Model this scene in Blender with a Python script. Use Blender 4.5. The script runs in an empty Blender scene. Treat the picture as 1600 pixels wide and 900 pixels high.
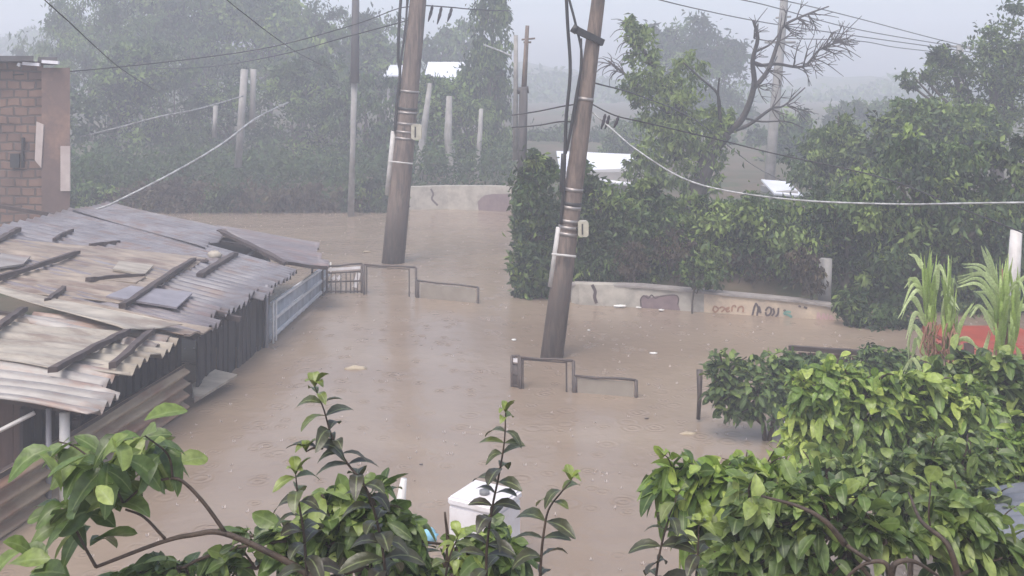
import bpy, math, random
import numpy as np
from mathutils import Vector

random.seed(7)
RNG = np.random.default_rng(11)
SC = bpy.context.scene
COL = SC.collection
F, H, YH = 1600.0, 3.8, 130.0          # focal length in photo pixels, eye height, horizon row


# ------------------------------------------------------------------ helpers
def P(px, py, d):
    return (((px - 800) / F) * d, d, H - ((py - YH) / F) * d)


def W(px, py, z=0.0):                   # where the sight line meets height z
    d = (H - z) * F / (py - YH)
    return (((px - 800) / F) * d, d, z)


def R(px, py, dz=0.0):                  # where the sight line meets the tin roofs' common pitch
    u, v = (px - 800) / F, (py - YH) / F
    d = (H - 0.85 - dz + 0.163 * 3.4) / (v - 0.163 * u)
    return (u * d, d, H - v * d)


def nrm(a):
    return a / np.maximum(np.linalg.norm(a, axis=-1, keepdims=True), 1e-9)


class MB:
    """collects geometry for one mesh object"""

    def __init__(s):
        s.v, s.f, s.sm = [], [], []

    def add(s, vs, fs, smooth=False):
        o = len(s.v)
        s.v += [tuple(p) for p in vs]
        s.f += [tuple(i + o for i in f) for f in fs]
        s.sm += [smooth] * len(fs)

    def box(s, x0, x1, y0, y1, z0, z1):
        s.add([(x0, y0, z0), (x1, y0, z0), (x1, y1, z0), (x0, y1, z0), (x0, y0, z1), (x1, y0, z1), (x1, y1, z1), (x0, y1, z1)],
              [(0, 3, 2, 1), (4, 5, 6, 7), (0, 1, 5, 4), (1, 2, 6, 5), (2, 3, 7, 6), (3, 0, 4, 7)])

    def beam(s, a, b, w, h, up=(0, 0, 1)):
        a, b = Vector(a), Vector(b)
        t = (b - a).normalized()
        sd = t.cross(Vector(up)).normalized()
        n = sd.cross(t)
        vs = []
        for p in (a, b):
            for i, j in ((-1, -1), (1, -1), (1, 1), (-1, 1)):
                vs.append(p + sd * (i * w / 2) + n * (j * h / 2))
        s.add(vs, [(0, 1, 2, 3), (7, 6, 5, 4), (0, 4, 5, 1), (1, 5, 6, 2), (2, 6, 7, 3), (3, 7, 4, 0)])

    def quadprism(s, q, t):                       # four corners given, thickness downwards
        q = [Vector(p) for p in q]
        n = (q[1] - q[0]).cross(q[3] - q[0]).normalized()
        if n.z < 0:
            n = -n
        s.add([tuple(p) for p in q] + [tuple(p - n * t) for p in q],
              [(0, 1, 2, 3), (7, 6, 5, 4), (0, 4, 5, 1), (1, 5, 6, 2), (2, 6, 7, 3), (3, 7, 4, 0)])

    def tube(s, pts, rad, sides=8, cap=True):
        pts = [Vector(p) for p in pts]
        n = len(pts)
        if not hasattr(rad, '__len__'):
            rad = [rad] * n
        rad = list(rad)
        if len(rad) == 2 and n > 2:
            rad = [rad[0] + (rad[1] - rad[0]) * i / (n - 1) for i in range(n)]
        vs, fs = [], []
        ref = Vector((0.31, 0.9, 0.2))
        for i in range(n):
            t = (pts[min(i + 1, n - 1)] - pts[max(i - 1, 0)]).normalized()
            a = t.cross(ref)
            if a.length < 0.05:
                a = t.cross(Vector((1, 0, 0)))
            a.normalize()
            b = t.cross(a)
            for k in range(sides):
                an = 2 * math.pi * k / sides
                vs.append(pts[i] + (a * math.cos(an) + b * math.sin(an)) * rad[i])
        for i in range(n - 1):
            for k in range(sides):
                k2 = (k + 1) % sides
                fs.append((i * sides + k, i * sides + k2, (i + 1) * sides + k2, (i + 1) * sides + k))
        if cap:
            fs.append(tuple(reversed(range(sides))))
            fs.append(tuple((n - 1) * sides + k for k in range(sides)))
        s.add(vs, fs, True)

    def build(s, name, mat, parent=None):
        me = bpy.data.meshes.new(name)
        me.from_pydata(s.v, [], s.f)
        me.polygons.foreach_set('use_smooth', s.sm)
        me.materials.append(mat)
        me.update()
        return link(name, me, parent)


def link(name, me, parent=None):
    o = bpy.data.objects.new(name, me)
    COL.objects.link(o)
    if parent is not None:
        o.parent = parent
        o.matrix_parent_inverse = parent.matrix_world.inverted() if False else parent_inv(parent)
    return o


def parent_inv(p):
    from mathutils import Matrix
    m = Matrix.Translation(p.location)
    if p.parent is not None:
        m = Matrix.Translation(p.parent.location) @ m if p.type == 'EMPTY' else m
    return m.inverted()


def tag(o, label, cat, group=None, kind=None):
    o['label'] = label
    o['category'] = cat
    if group:
        o['group'] = group
    if kind:
        o['kind'] = kind
    return o


def thing(name, loc, label, cat, group=None):
    o = bpy.data.objects.new(name, None)
    o.empty_display_size = 0.2
    o.location = loc
    COL.objects.link(o)
    return tag(o, label, cat, group)


def structure(o):
    o['kind'] = 'structure'
    return o


def smooth_path(pts, n=6):
    """Catmull-Rom through the points"""
    p = [np.array(q, float) for q in pts]
    p = [2 * p[0] - p[1]] + p + [2 * p[-1] - p[-2]]
    out = []
    for i in range(1, len(p) - 2):
        for k in range(n):
            t = k / n
            a, b, c, d = p[i - 1], p[i], p[i + 1], p[i + 2]
            out.append(0.5 * ((2 * b) + (c - a) * t + (2 * a - 5 * b + 4 * c - d) * t * t + (3 * b - a - 3 * c + d) * t ** 3))
    out.append(p[-2])
    return out


# ------------------------------------------------------------------ materials
def new_mat(name):
    m = bpy.data.materials.new(name)
    m.use_nodes = True
    nt = m.node_tree
    return m, nt, nt.nodes['Principled BSDF'], nt.nodes['Material Output']


def mat(name, c1, c2=None, scale=6.0, rough=0.7, bump=0.0, spec=0.4, stretch=(1, 1, 1), metallic=0.0, detail=6, c3=None, patch=0.8, wet=0.0):
    """two (or three) colours mixed by noise; noise in object space, optionally stretched"""
    m, nt, b, out = new_mat(name)
    N, L = nt.nodes, nt.links
    b.inputs['Roughness'].default_value = rough
    b.inputs['Metallic'].default_value = metallic
    b.inputs['Specular IOR Level'].default_value = spec
    if c2 is None:
        c2 = tuple(c * 0.72 for c in c1)
    tc = N.new('ShaderNodeTexCoord')
    mp = N.new('ShaderNodeMapping')
    mp.inputs['Scale'].default_value = stretch
    L.new(tc.outputs['Object'], mp.inputs['Vector'])
    nz = N.new('ShaderNodeTexNoise')
    nz.inputs['Scale'].default_value = scale
    nz.inputs['Detail'].default_value = detail
    nz.inputs['Roughness'].default_value = 0.65
    L.new(mp.outputs['Vector'], nz.inputs['Vector'])
    cr = N.new('ShaderNodeValToRGB')
    cr.color_ramp.elements[0].position = 0.34
    cr.color_ramp.elements[1].position = 0.66
    cr.color_ramp.elements[0].color = (*c1, 1)
    cr.color_ramp.elements[1].color = (*c2, 1)
    L.new(nz.outputs['Fac'], cr.inputs['Fac'])
    col = cr.outputs['Color']
    if c3 is not None:
        n2 = N.new('ShaderNodeTexNoise')
        n2.inputs['Scale'].default_value = scale * 0.5
        n2.inputs['Detail'].default_value = 8
        n2.inputs['Roughness'].default_value = 0.7
        L.new(mp.outputs['Vector'], n2.inputs['Vector'])
        r2 = N.new('ShaderNodeValToRGB')
        r2.color_ramp.elements[0].position = 0.5
        r2.color_ramp.elements[1].position = 0.64
        r2.color_ramp.elements[0].color = (0, 0, 0, 1)
        r2.color_ramp.elements[1].color = (patch, patch, patch, 1)
        L.new(n2.outputs['Fac'], r2.inputs['Fac'])
        mx = N.new('ShaderNodeMixRGB')
        mx.inputs['Color2'].default_value = (*c3, 1)
        L.new(r2.outputs['Color'], mx.inputs['Fac'])
        L.new(col, mx.inputs['Color1'])
        col = mx.outputs['Color']
    if wet:
        sp = N.new('ShaderNodeSeparateXYZ')
        L.new(tc.outputs['Object'], sp.inputs[0])
        ad = N.new('ShaderNodeMath')
        ad.operation = 'MULTIPLY_ADD'
        ad.inputs[1].default_value = 1.6
        L.new(nz.outputs['Fac'], ad.inputs[0])
        L.new(sp.outputs['Z'], ad.inputs[2])
        wr = N.new('ShaderNodeMapRange')
        wr.inputs['From Min'].default_value = wet + 0.5
        wr.inputs['From Max'].default_value = wet + 1.1
        wr.inputs['To Min'].default_value = 0.45
        wr.inputs['To Max'].default_value = 1.0
        L.new(ad.outputs[0], wr.inputs['Value'])
        wm = N.new('ShaderNodeMixRGB')
        wm.blend_type = 'MULTIPLY'
        wm.inputs['Fac'].default_value = 1
        L.new(col, wm.inputs['Color1'])
        L.new(wr.outputs[0], wm.inputs['Color2'])
        col = wm.outputs['Color']
    L.new(col, b.inputs['Base Color'])
    if bump:
        bp = N.new('ShaderNodeBump')
        bp.inputs['Strength'].default_value = bump
        bp.inputs['Distance'].default_value = 0.02
        L.new(nz.outputs['Fac'], bp.inputs['Height'])
        L.new(bp.outputs['Normal'], b.inputs['Normal'])
    return m


def leaf_mat(name, dark, mid, light, rough=0.38, trans=0.25, spec=0.45, mottle=55.0):
    m, nt, b, out = new_mat(name)
    N, L = nt.nodes, nt.links
    at = N.new('ShaderNodeAttribute')
    at.attribute_name = 'tint'
    cr = N.new('ShaderNodeValToRGB')
    e = cr.color_ramp.elements
    e[0].position, e[0].color = 0.0, (*dark, 1)
    e[1].position, e[1].color = 1.0, (*light, 1)
    k = e.new(0.5)
    k.color = (*mid, 1)
    L.new(at.outputs['Fac'], cr.inputs['Fac'])
    gt = N.new('ShaderNodeTexCoord')
    nz = N.new('ShaderNodeTexNoise')
    nz.inputs['Scale'].default_value = mottle
    nz.inputs['Detail'].default_value = 5
    L.new(gt.outputs['Object'], nz.inputs['Vector'])
    r3 = N.new('ShaderNodeMapRange')
    r3.inputs['From Min'].default_value = 0.3
    r3.inputs['From Max'].default_value = 0.7
    r3.inputs['To Min'].default_value = 0.6
    r3.inputs['To Max'].default_value = 1.22
    L.new(nz.outputs['Fac'], r3.inputs['Value'])
    mm = N.new('ShaderNodeMixRGB')
    mm.blend_type = 'MULTIPLY'
    mm.inputs['Fac'].default_value = 1
    L.new(cr.outputs['Color'], mm.inputs['Color1'])
    L.new(r3.outputs[0], mm.inputs['Color2'])
    ra = N.new('ShaderNodeAttribute')
    ra.attribute_name = 'rib'
    rr_ = N.new('ShaderNodeMapRange')
    rr_.inputs['From Min'].default_value = 0.86
    rr_.inputs['From Max'].default_value = 0.97
    rr_.inputs['To Min'].default_value = 0.0
    rr_.inputs['To Max'].default_value = 0.5
    L.new(ra.outputs['Fac'], rr_.inputs['Value'])
    rm = N.new('ShaderNodeMixRGB')
    rm.inputs['Color2'].default_value = (0.30, 0.36, 0.16, 1)
    L.new(rr_.outputs[0], rm.inputs['Fac'])
    L.new(mm.outputs['Color'], rm.inputs['Color1'])
    L.new(rm.outputs['Color'], b.inputs['Base Color'])
    b.inputs['Roughness'].default_value = rough
    b.inputs['Specular IOR Level'].default_value = spec
    bp = N.new('ShaderNodeBump')
    bp.inputs['Strength'].default_value = 0.25
    bp.inputs['Distance'].default_value = 0.01
    L.new(nz.outputs['Fac'], bp.inputs['Height'])
    L.new(bp.outputs['Normal'], b.inputs['Normal'])
    tr = N.new('ShaderNodeBsdfTranslucent')
    L.new(cr.outputs['Color'], tr.inputs['Color'])
    mx = N.new('ShaderNodeMixShader')
    mx.inputs['Fac'].default_value = trans
    L.new(b.outputs['BSDF'], mx.inputs[1])
    L.new(tr.outputs['BSDF'], mx.inputs[2])
    L.new(mx.outputs['Shader'], out.inputs['Surface'])
    return m


M = {}
M['bark'] = mat('bark', (0.10, 0.085, 0.07), (0.05, 0.04, 0.035), 9, 0.85, 0.5)
M['dead_wood'] = mat('dead_wood', (0.075, 0.065, 0.06), (0.04, 0.035, 0.032), 12, 0.85, 0.4)
M['twig'] = mat('twig', (0.075, 0.05, 0.035), (0.035, 0.024, 0.018), 30, 0.6, 0.4)
M['green_stem'] = mat('green_stem', (0.10, 0.12, 0.045), (0.07, 0.06, 0.03), 20, 0.55)
M['leaf_far'] = leaf_mat('leaf_far', (0.022, 0.044, 0.020), (0.074, 0.132, 0.042), (0.24, 0.33, 0.085), 0.6, 0.25, 0.25, 0.8)
M['leaf_mid'] = leaf_mat('leaf_mid', (0.020, 0.038, 0.016), (0.070, 0.120, 0.036), (0.23, 0.31, 0.075), 0.5, 0.25, 0.3, 1.2)
M['leaf_rust'] = leaf_mat('leaf_rust', (0.05, 0.04, 0.03), (0.10, 0.075, 0.05), (0.13, 0.12, 0.06), 0.6, 0.2, 0.25)
M['leaf_near'] = leaf_mat('leaf_near', (0.040, 0.064, 0.020), (0.105, 0.165, 0.038), (0.30, 0.37, 0.10), 0.36, 0.3, 0.45)
M['leaf_bronze'] = leaf_mat('leaf_bronze', (0.042, 0.034, 0.026), (0.068, 0.078, 0.034), (0.26, 0.33, 0.06), 0.36, 0.2, 0.5)
M['leaf_bright'] = leaf_mat('leaf_bright', (0.06, 0.105, 0.022), (0.18, 0.28, 0.05), (0.36, 0.44, 0.09), 0.38, 0.28, 0.45)
M['cane_leaf'] = leaf_mat('cane_leaf', (0.30, 0.26, 0.10), (0.30, 0.43, 0.07), (0.55, 0.64, 0.32), 0.45, 0.3, 0.4)
M['cane_dry'] = mat('cane_dry', (0.30, 0.17, 0.10), (0.20, 0.10, 0.07), 14, 0.7)
M['pole'] = mat('pole', (0.215, 0.165, 0.135), (0.10, 0.075, 0.065), 4.5, 0.8, 0.8, stretch=(4, 4, 0.6), c3=(0.085, 0.075, 0.07), wet=0.9)
M['pole_dark'] = mat('pole_dark', (0.09, 0.085, 0.085), (0.05, 0.045, 0.045), 3.0, 0.75, 0.3, stretch=(3, 3, 0.5))
M['concrete'] = mat('concrete', (0.33, 0.315, 0.30), (0.22, 0.21, 0.2), 3, 0.8, 0.3, c3=(0.2, 0.19, 0.17))
M['band'] = mat('band', (0.32, 0.29, 0.28), (0.22, 0.2, 0.19), 20, 0.4, metallic=0.5)
M['conduit'] = mat('conduit', (0.55, 0.53, 0.51), (0.40, 0.38, 0.36), 6, 0.5)
M['meter'] = mat('meter', (0.50, 0.47, 0.38), (0.36, 0.33, 0.26), 8, 0.45)
M['cable'] = mat('cable', (0.02, 0.02, 0.022), (0.035, 0.035, 0.035), 8, 0.5)
M['cable_pale'] = mat('cable_pale', (0.48, 0.48, 0.48), (0.16, 0.16, 0.16), 9, 0.5)
M['rag'] = mat('rag', (0.035, 0.035, 0.04), (0.06, 0.05, 0.06), 20, 0.9)
M['tin_grey'] = mat('tin_grey', (0.195, 0.185, 0.20), (0.10, 0.093, 0.103), 3.5, 0.4, 0.15, 0.5, stretch=(0.4, 2.2, 1), c3=(0.17, 0.115, 0.095), patch=0.75)
M['tin_mauve'] = mat('tin_mauve', (0.185, 0.165, 0.175), (0.10, 0.088, 0.096), 3.5, 0.42, 0.15, 0.5, stretch=(0.5, 1.6, 1), c3=(0.22, 0.15, 0.14), patch=0.6)
M['tin_tan'] = mat('tin_tan', (0.34, 0.275, 0.215), (0.16, 0.125, 0.10), 3.2, 0.55, 0.15, 0.4, stretch=(0.6, 1.8, 1), c3=(0.15, 0.10, 0.08), patch=0.85)
M['tin_cream'] = mat('tin_cream', (0.40, 0.355, 0.29), (0.22, 0.19, 0.155), 3.2, 0.5, 0.15, 0.4, stretch=(0.6, 1.8, 1), c3=(0.20, 0.15, 0.115), patch=0.8)
M['tin_pink'] = mat('tin_pink', (0.33, 0.305, 0.285), (0.17, 0.153, 0.145), 3.2, 0.38, 0.1, 0.5, stretch=(0.5, 1.8, 1), c3=(0.27, 0.16, 0.115), patch=0.75)
M['panel_grey'] = mat('panel_grey', (0.25, 0.23, 0.25), (0.17, 0.15, 0.165), 4, 0.35, 0.1)
M['batten'] = mat('batten', (0.085, 0.062, 0.055), (0.04, 0.03, 0.03), 5, 0.7, 0.4)
M['plank_dark'] = mat('plank_dark', (0.040, 0.036, 0.039), (0.018, 0.016, 0.018), 2, 0.75, 0.3, stretch=(5, 5, 0.6))  # shade under the eaves put into the colour: planks darkened for it
M['plank_brown'] = mat('plank_brown', (0.10, 0.060, 0.05), (0.055, 0.035, 0.03), 3, 0.75, 0.3, stretch=(3, 3, 0.6))
M['plank_pale'] = mat('plank_pale', (0.30, 0.29, 0.31), (0.20, 0.19, 0.21), 5, 0.6, 0.2, stretch=(4, 4, 0.5))
M['zinc'] = mat('zinc', (0.34, 0.35, 0.38), (0.21, 0.22, 0.245), 4, 0.38, 0.1, 0.5, c3=(0.24, 0.21, 0.2), patch=0.5)
M['zinc_rail'] = mat('zinc_rail', (0.66, 0.66, 0.68), (0.5, 0.5, 0.52), 6, 0.4)
M['rust_tin'] = mat('rust_tin', (0.34, 0.265, 0.18), (0.16, 0.11, 0.08), 1.8, 0.6, 0.2, 0.3, stretch=(1, 0.5, 2), c3=(0.27, 0.125, 0.075), patch=0.85)
M['gate_dark'] = mat('gate_dark', (0.055, 0.048, 0.048), (0.09, 0.065, 0.055), 14, 0.55, 0.2)
M['gate_panel'] = mat('gate_panel', (0.25, 0.20, 0.18), (0.20, 0.155, 0.14), 3, 0.55, 0.1)
M['gate_mesh'] = mat('gate_mesh', (0.30, 0.265, 0.225), (0.24, 0.205, 0.17), 3, 0.5, 0.1)
M['white_paint'] = mat('white_paint', (0.70, 0.68, 0.70), (0.62, 0.59, 0.60), 5, 0.4, c3=(0.55, 0.5, 0.46), patch=0.35)
M['white_dirty'] = mat('white_dirty', (0.62, 0.60, 0.58), (0.46, 0.43, 0.41), 5, 0.5)
M['cap_grey'] = mat('cap_grey', (0.12, 0.12, 0.13), (0.2, 0.2, 0.2), 20, 0.4)
M['plaster'] = mat('plaster', (0.46, 0.425, 0.37), (0.31, 0.285, 0.25), 3.0, 0.8, 0.5, c3=(0.27, 0.245, 0.215), patch=0.75)
M['plaster_warm'] = mat('plaster_warm', (0.57, 0.46, 0.335), (0.42, 0.335, 0.26), 2.2, 0.8, 0.3, c3=(0.33, 0.27, 0.215), patch=0.75)
M['coping'] = mat('coping', (0.30, 0.27, 0.25), (0.19, 0.17, 0.16), 4, 0.8, 0.3)
M['paint_mauve'] = mat('paint_mauve', (0.17, 0.125, 0.135), (0.23, 0.17, 0.17), 7, 0.75)
M['paint_dark'] = mat('paint_dark', (0.07, 0.055, 0.06), (0.12, 0.09, 0.09), 9, 0.75)
M['paint_orange'] = mat('paint_orange', (0.36, 0.20, 0.13), (0.25, 0.15, 0.11), 9, 0.75)
M['paint_teal'] = mat('paint_teal', (0.18, 0.36, 0.29), (0.08, 0.14, 0.13), 9, 0.75)
M['paint_pink'] = mat('paint_pink', (0.50, 0.33, 0.33), (0.42, 0.28, 0.27), 9, 0.75)
M['column'] = mat('column', (0.17, 0.115, 0.10), (0.105, 0.075, 0.07), 1.6, 0.85, 0.4, c3=(0.36, 0.22, 0.16), patch=0.7)
M['lime'] = mat('lime', (0.50, 0.43, 0.40), (0.40, 0.33, 0.31), 4, 0.85, 0.2)
M['slab'] = mat('slab', (0.10, 0.095, 0.10), (0.06, 0.055, 0.06), 3, 0.6, 0.3)
M['highlight_white'] = mat('highlight_white', (0.78, 0.76, 0.80), (0.6, 0.58, 0.62), 5, 0.25)  # white for the painted highlights along the brick building's slab edge
M['trash_white'] = mat('trash_white', (0.80, 0.78, 0.74), (0.6, 0.58, 0.55), 15, 0.5)
M['trash_dark'] = mat('trash_dark', (0.06, 0.05, 0.05), (0.1, 0.08, 0.08), 15, 0.5)
M['foam'] = mat('foam', (0.42, 0.35, 0.24), (0.30, 0.24, 0.18), 7, 0.7)
M['red'] = mat('red', (0.34, 0.055, 0.028), (0.22, 0.04, 0.025), 2.5, 0.5, 0.1, c3=(0.36, 0.12, 0.08), patch=0.7)
M['blue_plastic'] = mat('blue_plastic', (0.25, 0.50, 0.62), (0.2, 0.42, 0.55), 8, 0.4)
M['tin_slate'] = mat('tin_slate', (0.16, 0.17, 0.19), (0.10, 0.105, 0.125), 3, 0.4, 0.1)
M['roof_white'] = mat('roof_white', (0.74, 0.75, 0.80), (0.55, 0.56, 0.62), 0.6, 0.35)
M['house_wall'] = mat('house_wall', (0.34, 0.32, 0.31), (0.26, 0.25, 0.24), 0.7, 0.85)
M['window_dark'] = mat('window_dark', (0.03, 0.032, 0.036), (0.05, 0.05, 0.055), 3, 0.2)


def brick_material():
    m, nt, b, out = new_mat('hollow_brick')
    N, L = nt.nodes, nt.links
    tc = N.new('ShaderNodeTexCoord')
    sx = N.new('ShaderNodeSeparateXYZ')
    cx = N.new('ShaderNodeCombineXYZ')
    L.new(tc.outputs['Object'], sx.inputs[0])
    L.new(sx.outputs['X'], cx.inputs['X'])
    L.new(sx.outputs['Z'], cx.inputs['Y'])
    nz = N.new('ShaderNodeTexNoise')
    nz.inputs['Scale'].default_value = 2.5
    nz.inputs['Detail'].default_value = 6
    L.new(tc.outputs['Object'], nz.inputs['Vector'])
    vm = N.new('ShaderNodeVectorMath')
    vm.operation = 'SCALE'
    L.new(nz.outputs['Color'], vm.inputs[0])
    vm.inputs['Scale'].default_value = 0.11
    va = N.new('ShaderNodeVectorMath')
    L.new(cx.outputs[0], va.inputs[0])
    L.new(vm.outputs[0], va.inputs[1])
    br = N.new('ShaderNodeTexBrick')
    br.inputs['Scale'].default_value = 1
    br.inputs['Brick Width'].default_value = 0.27
    br.inputs['Row Height'].default_value = 0.17
    br.inputs['Mortar Size'].default_value = 0.022
    br.inputs['Mortar Smooth'].default_value = 0.4
    br.inputs['Bias'].default_value = -0.1
    br.inputs['Color1'].default_value = (0.215, 0.135, 0.105, 1)
    br.inputs['Color2'].default_value = (0.145, 0.095, 0.08, 1)
    br.inputs['Mortar'].default_value = (0.11, 0.088, 0.083, 1)
    L.new(va.outputs[0], br.inputs['Vector'])
    mx = N.new('ShaderNodeMixRGB')
    mx.blend_type = 'MULTIPLY'
    mx.inputs['Fac'].default_value = 0.75
    cr = N.new('ShaderNodeValToRGB')
    cr.color_ramp.elements[0].position = 0.3
    cr.color_ramp.elements[0].color = (0.5, 0.47, 0.48, 1)
    cr.color_ramp.elements[1].position = 0.62
    cr.color_ramp.elements[1].color = (1.1, 1.05, 1, 1)
    L.new(nz.outputs['Fac'], cr.inputs['Fac'])
    L.new(br.outputs['Color'], mx.inputs['Color1'])
    L.new(cr.outputs['Color'], mx.inputs['Color2'])
    L.new(mx.outputs['Color'], b.inputs['Base Color'])
    b.inputs['Roughness'].default_value = 0.85
    bp = N.new('ShaderNodeBump')
    bp.inputs['Strength'].default_value = 0.9
    bp.inputs['Distance'].default_value = 0.03
    iv = N.new('ShaderNodeMath')
    iv.operation = 'SUBTRACT'
    iv.inputs[0].default_value = 1
    L.new(br.outputs['Fac'], iv.inputs[1])
    L.new(iv.outputs[0], bp.inputs['Height'])
    L.new(bp.outputs['Normal'], b.inputs['Normal'])
    return m


M['brick'] = brick_material()


def water_material():
    m, nt, b, out = new_mat('muddy_water')
    N, L = nt.nodes, nt.links
    tc = N.new('ShaderNodeTexCoord')
    n1 = N.new('ShaderNodeTexNoise')
    n1.inputs['Scale'].default_value = 0.3
    n1.inputs['Detail'].default_value = 7
    n1.inputs['Distortion'].default_value = 1.6
    mpw = N.new('ShaderNodeMapping')
    mpw.inputs['Scale'].default_value = (0.55, 1.25, 1)
    L.new(tc.outputs['Object'], mpw.inputs['Vector'])
    L.new(mpw.outputs['Vector'], n1.inputs['Vector'])
    cr = N.new('ShaderNodeValToRGB')
    cr.color_ramp.elements[0].position = 0.3
    cr.color_ramp.elements[0].color = (0.208, 0.157, 0.118, 1)
    cr.color_ramp.elements[1].position = 0.7
    cr.color_ramp.elements[1].color = (0.266, 0.208, 0.155, 1)
    L.new(n1.outputs['Fac'], cr.inputs['Fac'])
    L.new(cr.outputs['Color'], b.inputs['Base Color'])
    b.inputs['Roughness'].default_value = 0.16
    b.inputs['Specular IOR Level'].default_value = 0.36
    b.inputs['IOR'].default_value = 1.33
    # rain rings: two sizes of cells, rippling out from each cell's point and dying away
    hsum = None
    for sc_, freq in ((2.1, 46.0), (3.4, 40.0)):
        vo = N.new('ShaderNodeTexVoronoi')
        vo.inputs['Scale'].default_value = sc_
        L.new(tc.outputs['Object'], vo.inputs['Vector'])
        ml = N.new('ShaderNodeMath')
        ml.operation = 'MULTIPLY'
        ml.inputs[1].default_value = freq
        L.new(vo.outputs['Distance'], ml.inputs[0])
        sn = N.new('ShaderNodeMath')
        sn.operation = 'SINE'
        L.new(ml.outputs[0], sn.inputs[0])
        mr = N.new('ShaderNodeMapRange')
        mr.inputs['From Min'].default_value = 0.05
        mr.inputs['From Max'].default_value = 0.38
        mr.inputs['To Min'].default_value = 1
        mr.inputs['To Max'].default_value = 0
        L.new(vo.outputs['Distance'], mr.inputs['Value'])
        pr = N.new('ShaderNodeMath')
        pr.operation = 'MULTIPLY'
        L.new(sn.outputs[0], pr.inputs[0])
        L.new(mr.outputs[0], pr.inputs[1])
        if hsum is None:
            hsum = pr.outputs[0]
        else:
            ad = N.new('ShaderNodeMath')
            L.new(hsum, ad.inputs[0])
            L.new(pr.outputs[0], ad.inputs[1])
            hsum = ad.outputs[0]
    n2 = N.new('ShaderNodeTexNoise')
    n2.inputs['Scale'].default_value = 5.0
    n2.inputs['Detail'].default_value = 6
    L.new(tc.outputs['Object'], n2.inputs['Vector'])
    m2 = N.new('ShaderNodeMath')
    m2.operation = 'MULTIPLY_ADD'
    m2.inputs[1].default_value = 3.0
    L.new(n2.outputs['Fac'], m2.inputs[0])
    L.new(hsum, m2.inputs[2])
    bp = N.new('ShaderNodeBump')
    bp.inputs['Strength'].default_value = 0.28
    bp.inputs['Distance'].default_value = 0.012
    L.new(m2.outputs[0], bp.inputs['Height'])
    L.new(bp.outputs['Normal'], b.inputs['Normal'])
    return m


M['water'] = water_material()
M['earth'] = mat('earth', (0.115, 0.085, 0.06), (0.06, 0.065, 0.035), 0.9, 0.95, 0.6, c3=(0.05, 0.075, 0.03), patch=0.9)
M['hill'] = mat('hill', (0.05, 0.075, 0.035), (0.09, 0.10, 0.055), 0.12, 0.95, 0.5, c3=(0.15, 0.12, 0.09), patch=0.6)


# ------------------------------------------------------------------ camera, light, sky, air
cam = bpy.data.cameras.new('camera')
cam.sensor_width = 36
cam.lens = 36 * F / 1600
cam.shift_y = -(450 - YH) / 1600
cam.clip_end = 2000
co = bpy.data.objects.new('camera', cam)
co.location = (0, 0, H)
co.rotation_euler = (math.pi / 2, 0, 0)
COL.objects.link(co)
SC.camera = co

SUN_EL, SUN_AZ = math.radians(62), math.radians(205)
w = bpy.data.worlds.new('World')
SC.world = w
w.use_nodes = True
nt = w.node_tree
bg = nt.nodes['Background']
sky = nt.nodes.new('ShaderNodeTexSky')
sky.sky_type = 'NISHITA'
sky.sun_disc = False
sky.sun_elevation = SUN_EL
sky.sun_rotation = SUN_AZ
sky.air_density = 1.0
sky.dust_density = 4.0
sky.ozone_density = 1.0
hs = nt.nodes.new('ShaderNodeHueSaturation')       # cloud cover: a greyer sky
hs.inputs['Saturation'].default_value = 0.85
nt.links.new(sky.outputs[0], hs.inputs['Color'])
nt.links.new(hs.outputs[0], bg.inputs['Color'])
bg.inputs['Strength'].default_value = 0.15
sun = bpy.data.lights.new('sun', 'SUN')
sun.energy = 0.8
sun.angle = math.radians(25)
sun.color = (1, 0.96, 0.91)
so = bpy.data.objects.new('sun', sun)
so.rotation_euler = (math.pi / 2 - SUN_EL, 0, -SUN_AZ + math.pi)
so.location = (0, -10, 30)
COL.objects.link(so)

hz = MB()
hz.box(-166, 166, -26, 206, -3.2, 17)
ho = hz.build('haze', M['earth'])
ho['kind'] = 'stuff'
ho['label'] = 'pale rain mist filling the air over the flooded yard'
hm = bpy.data.materials.new('rain_haze')
hm.use_nodes = True
hn = hm.node_tree
hn.nodes.remove(hn.nodes['Principled BSDF'])
pv = hn.nodes.new('ShaderNodeVolumePrincipled')
pv.inputs['Color'].default_value = (0.915, 0.935, 1.0, 1)
pv.inputs['Density'].default_value = 0.0098
pv.inputs['Anisotropy'].default_value = 0.1
hn.links.new(pv.outputs[0], hn.nodes['Material Output'].inputs['Volume'])
ho.data.materials.clear()
ho.data.materials.append(hm)

SC.view_settings.view_transform = 'Standard'
SC.view_settings.look = 'None'
SC.view_settings.gamma = 1
SC.view_settings.exposure = 1.04
SC.cycles.use_denoising = True
SC.cycles.volume_bounces = 1
SC.cycles.max_bounces = 6
SC.cycles.diffuse_bounces = 3
SC.cycles.glossy_bounces = 2
SC.cycles.transmission_bounces = 3


# ------------------------------------------------------------------ ground, water, hills
def sstep(a, b, x):
    t = np.clip((x - a) / (b - a), 0, 1)
    return t * t * (3 - 2 * t)


def shore(x):                                     # distance of the far bank at this x
    x = np.asarray(x, float)
    left = 31.3 + 0.02 * x
    right = 18.3 - 0.22 * np.clip(x, 0, 9) * 0.8
    return np.where(x < 0.02, left, right)


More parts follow.
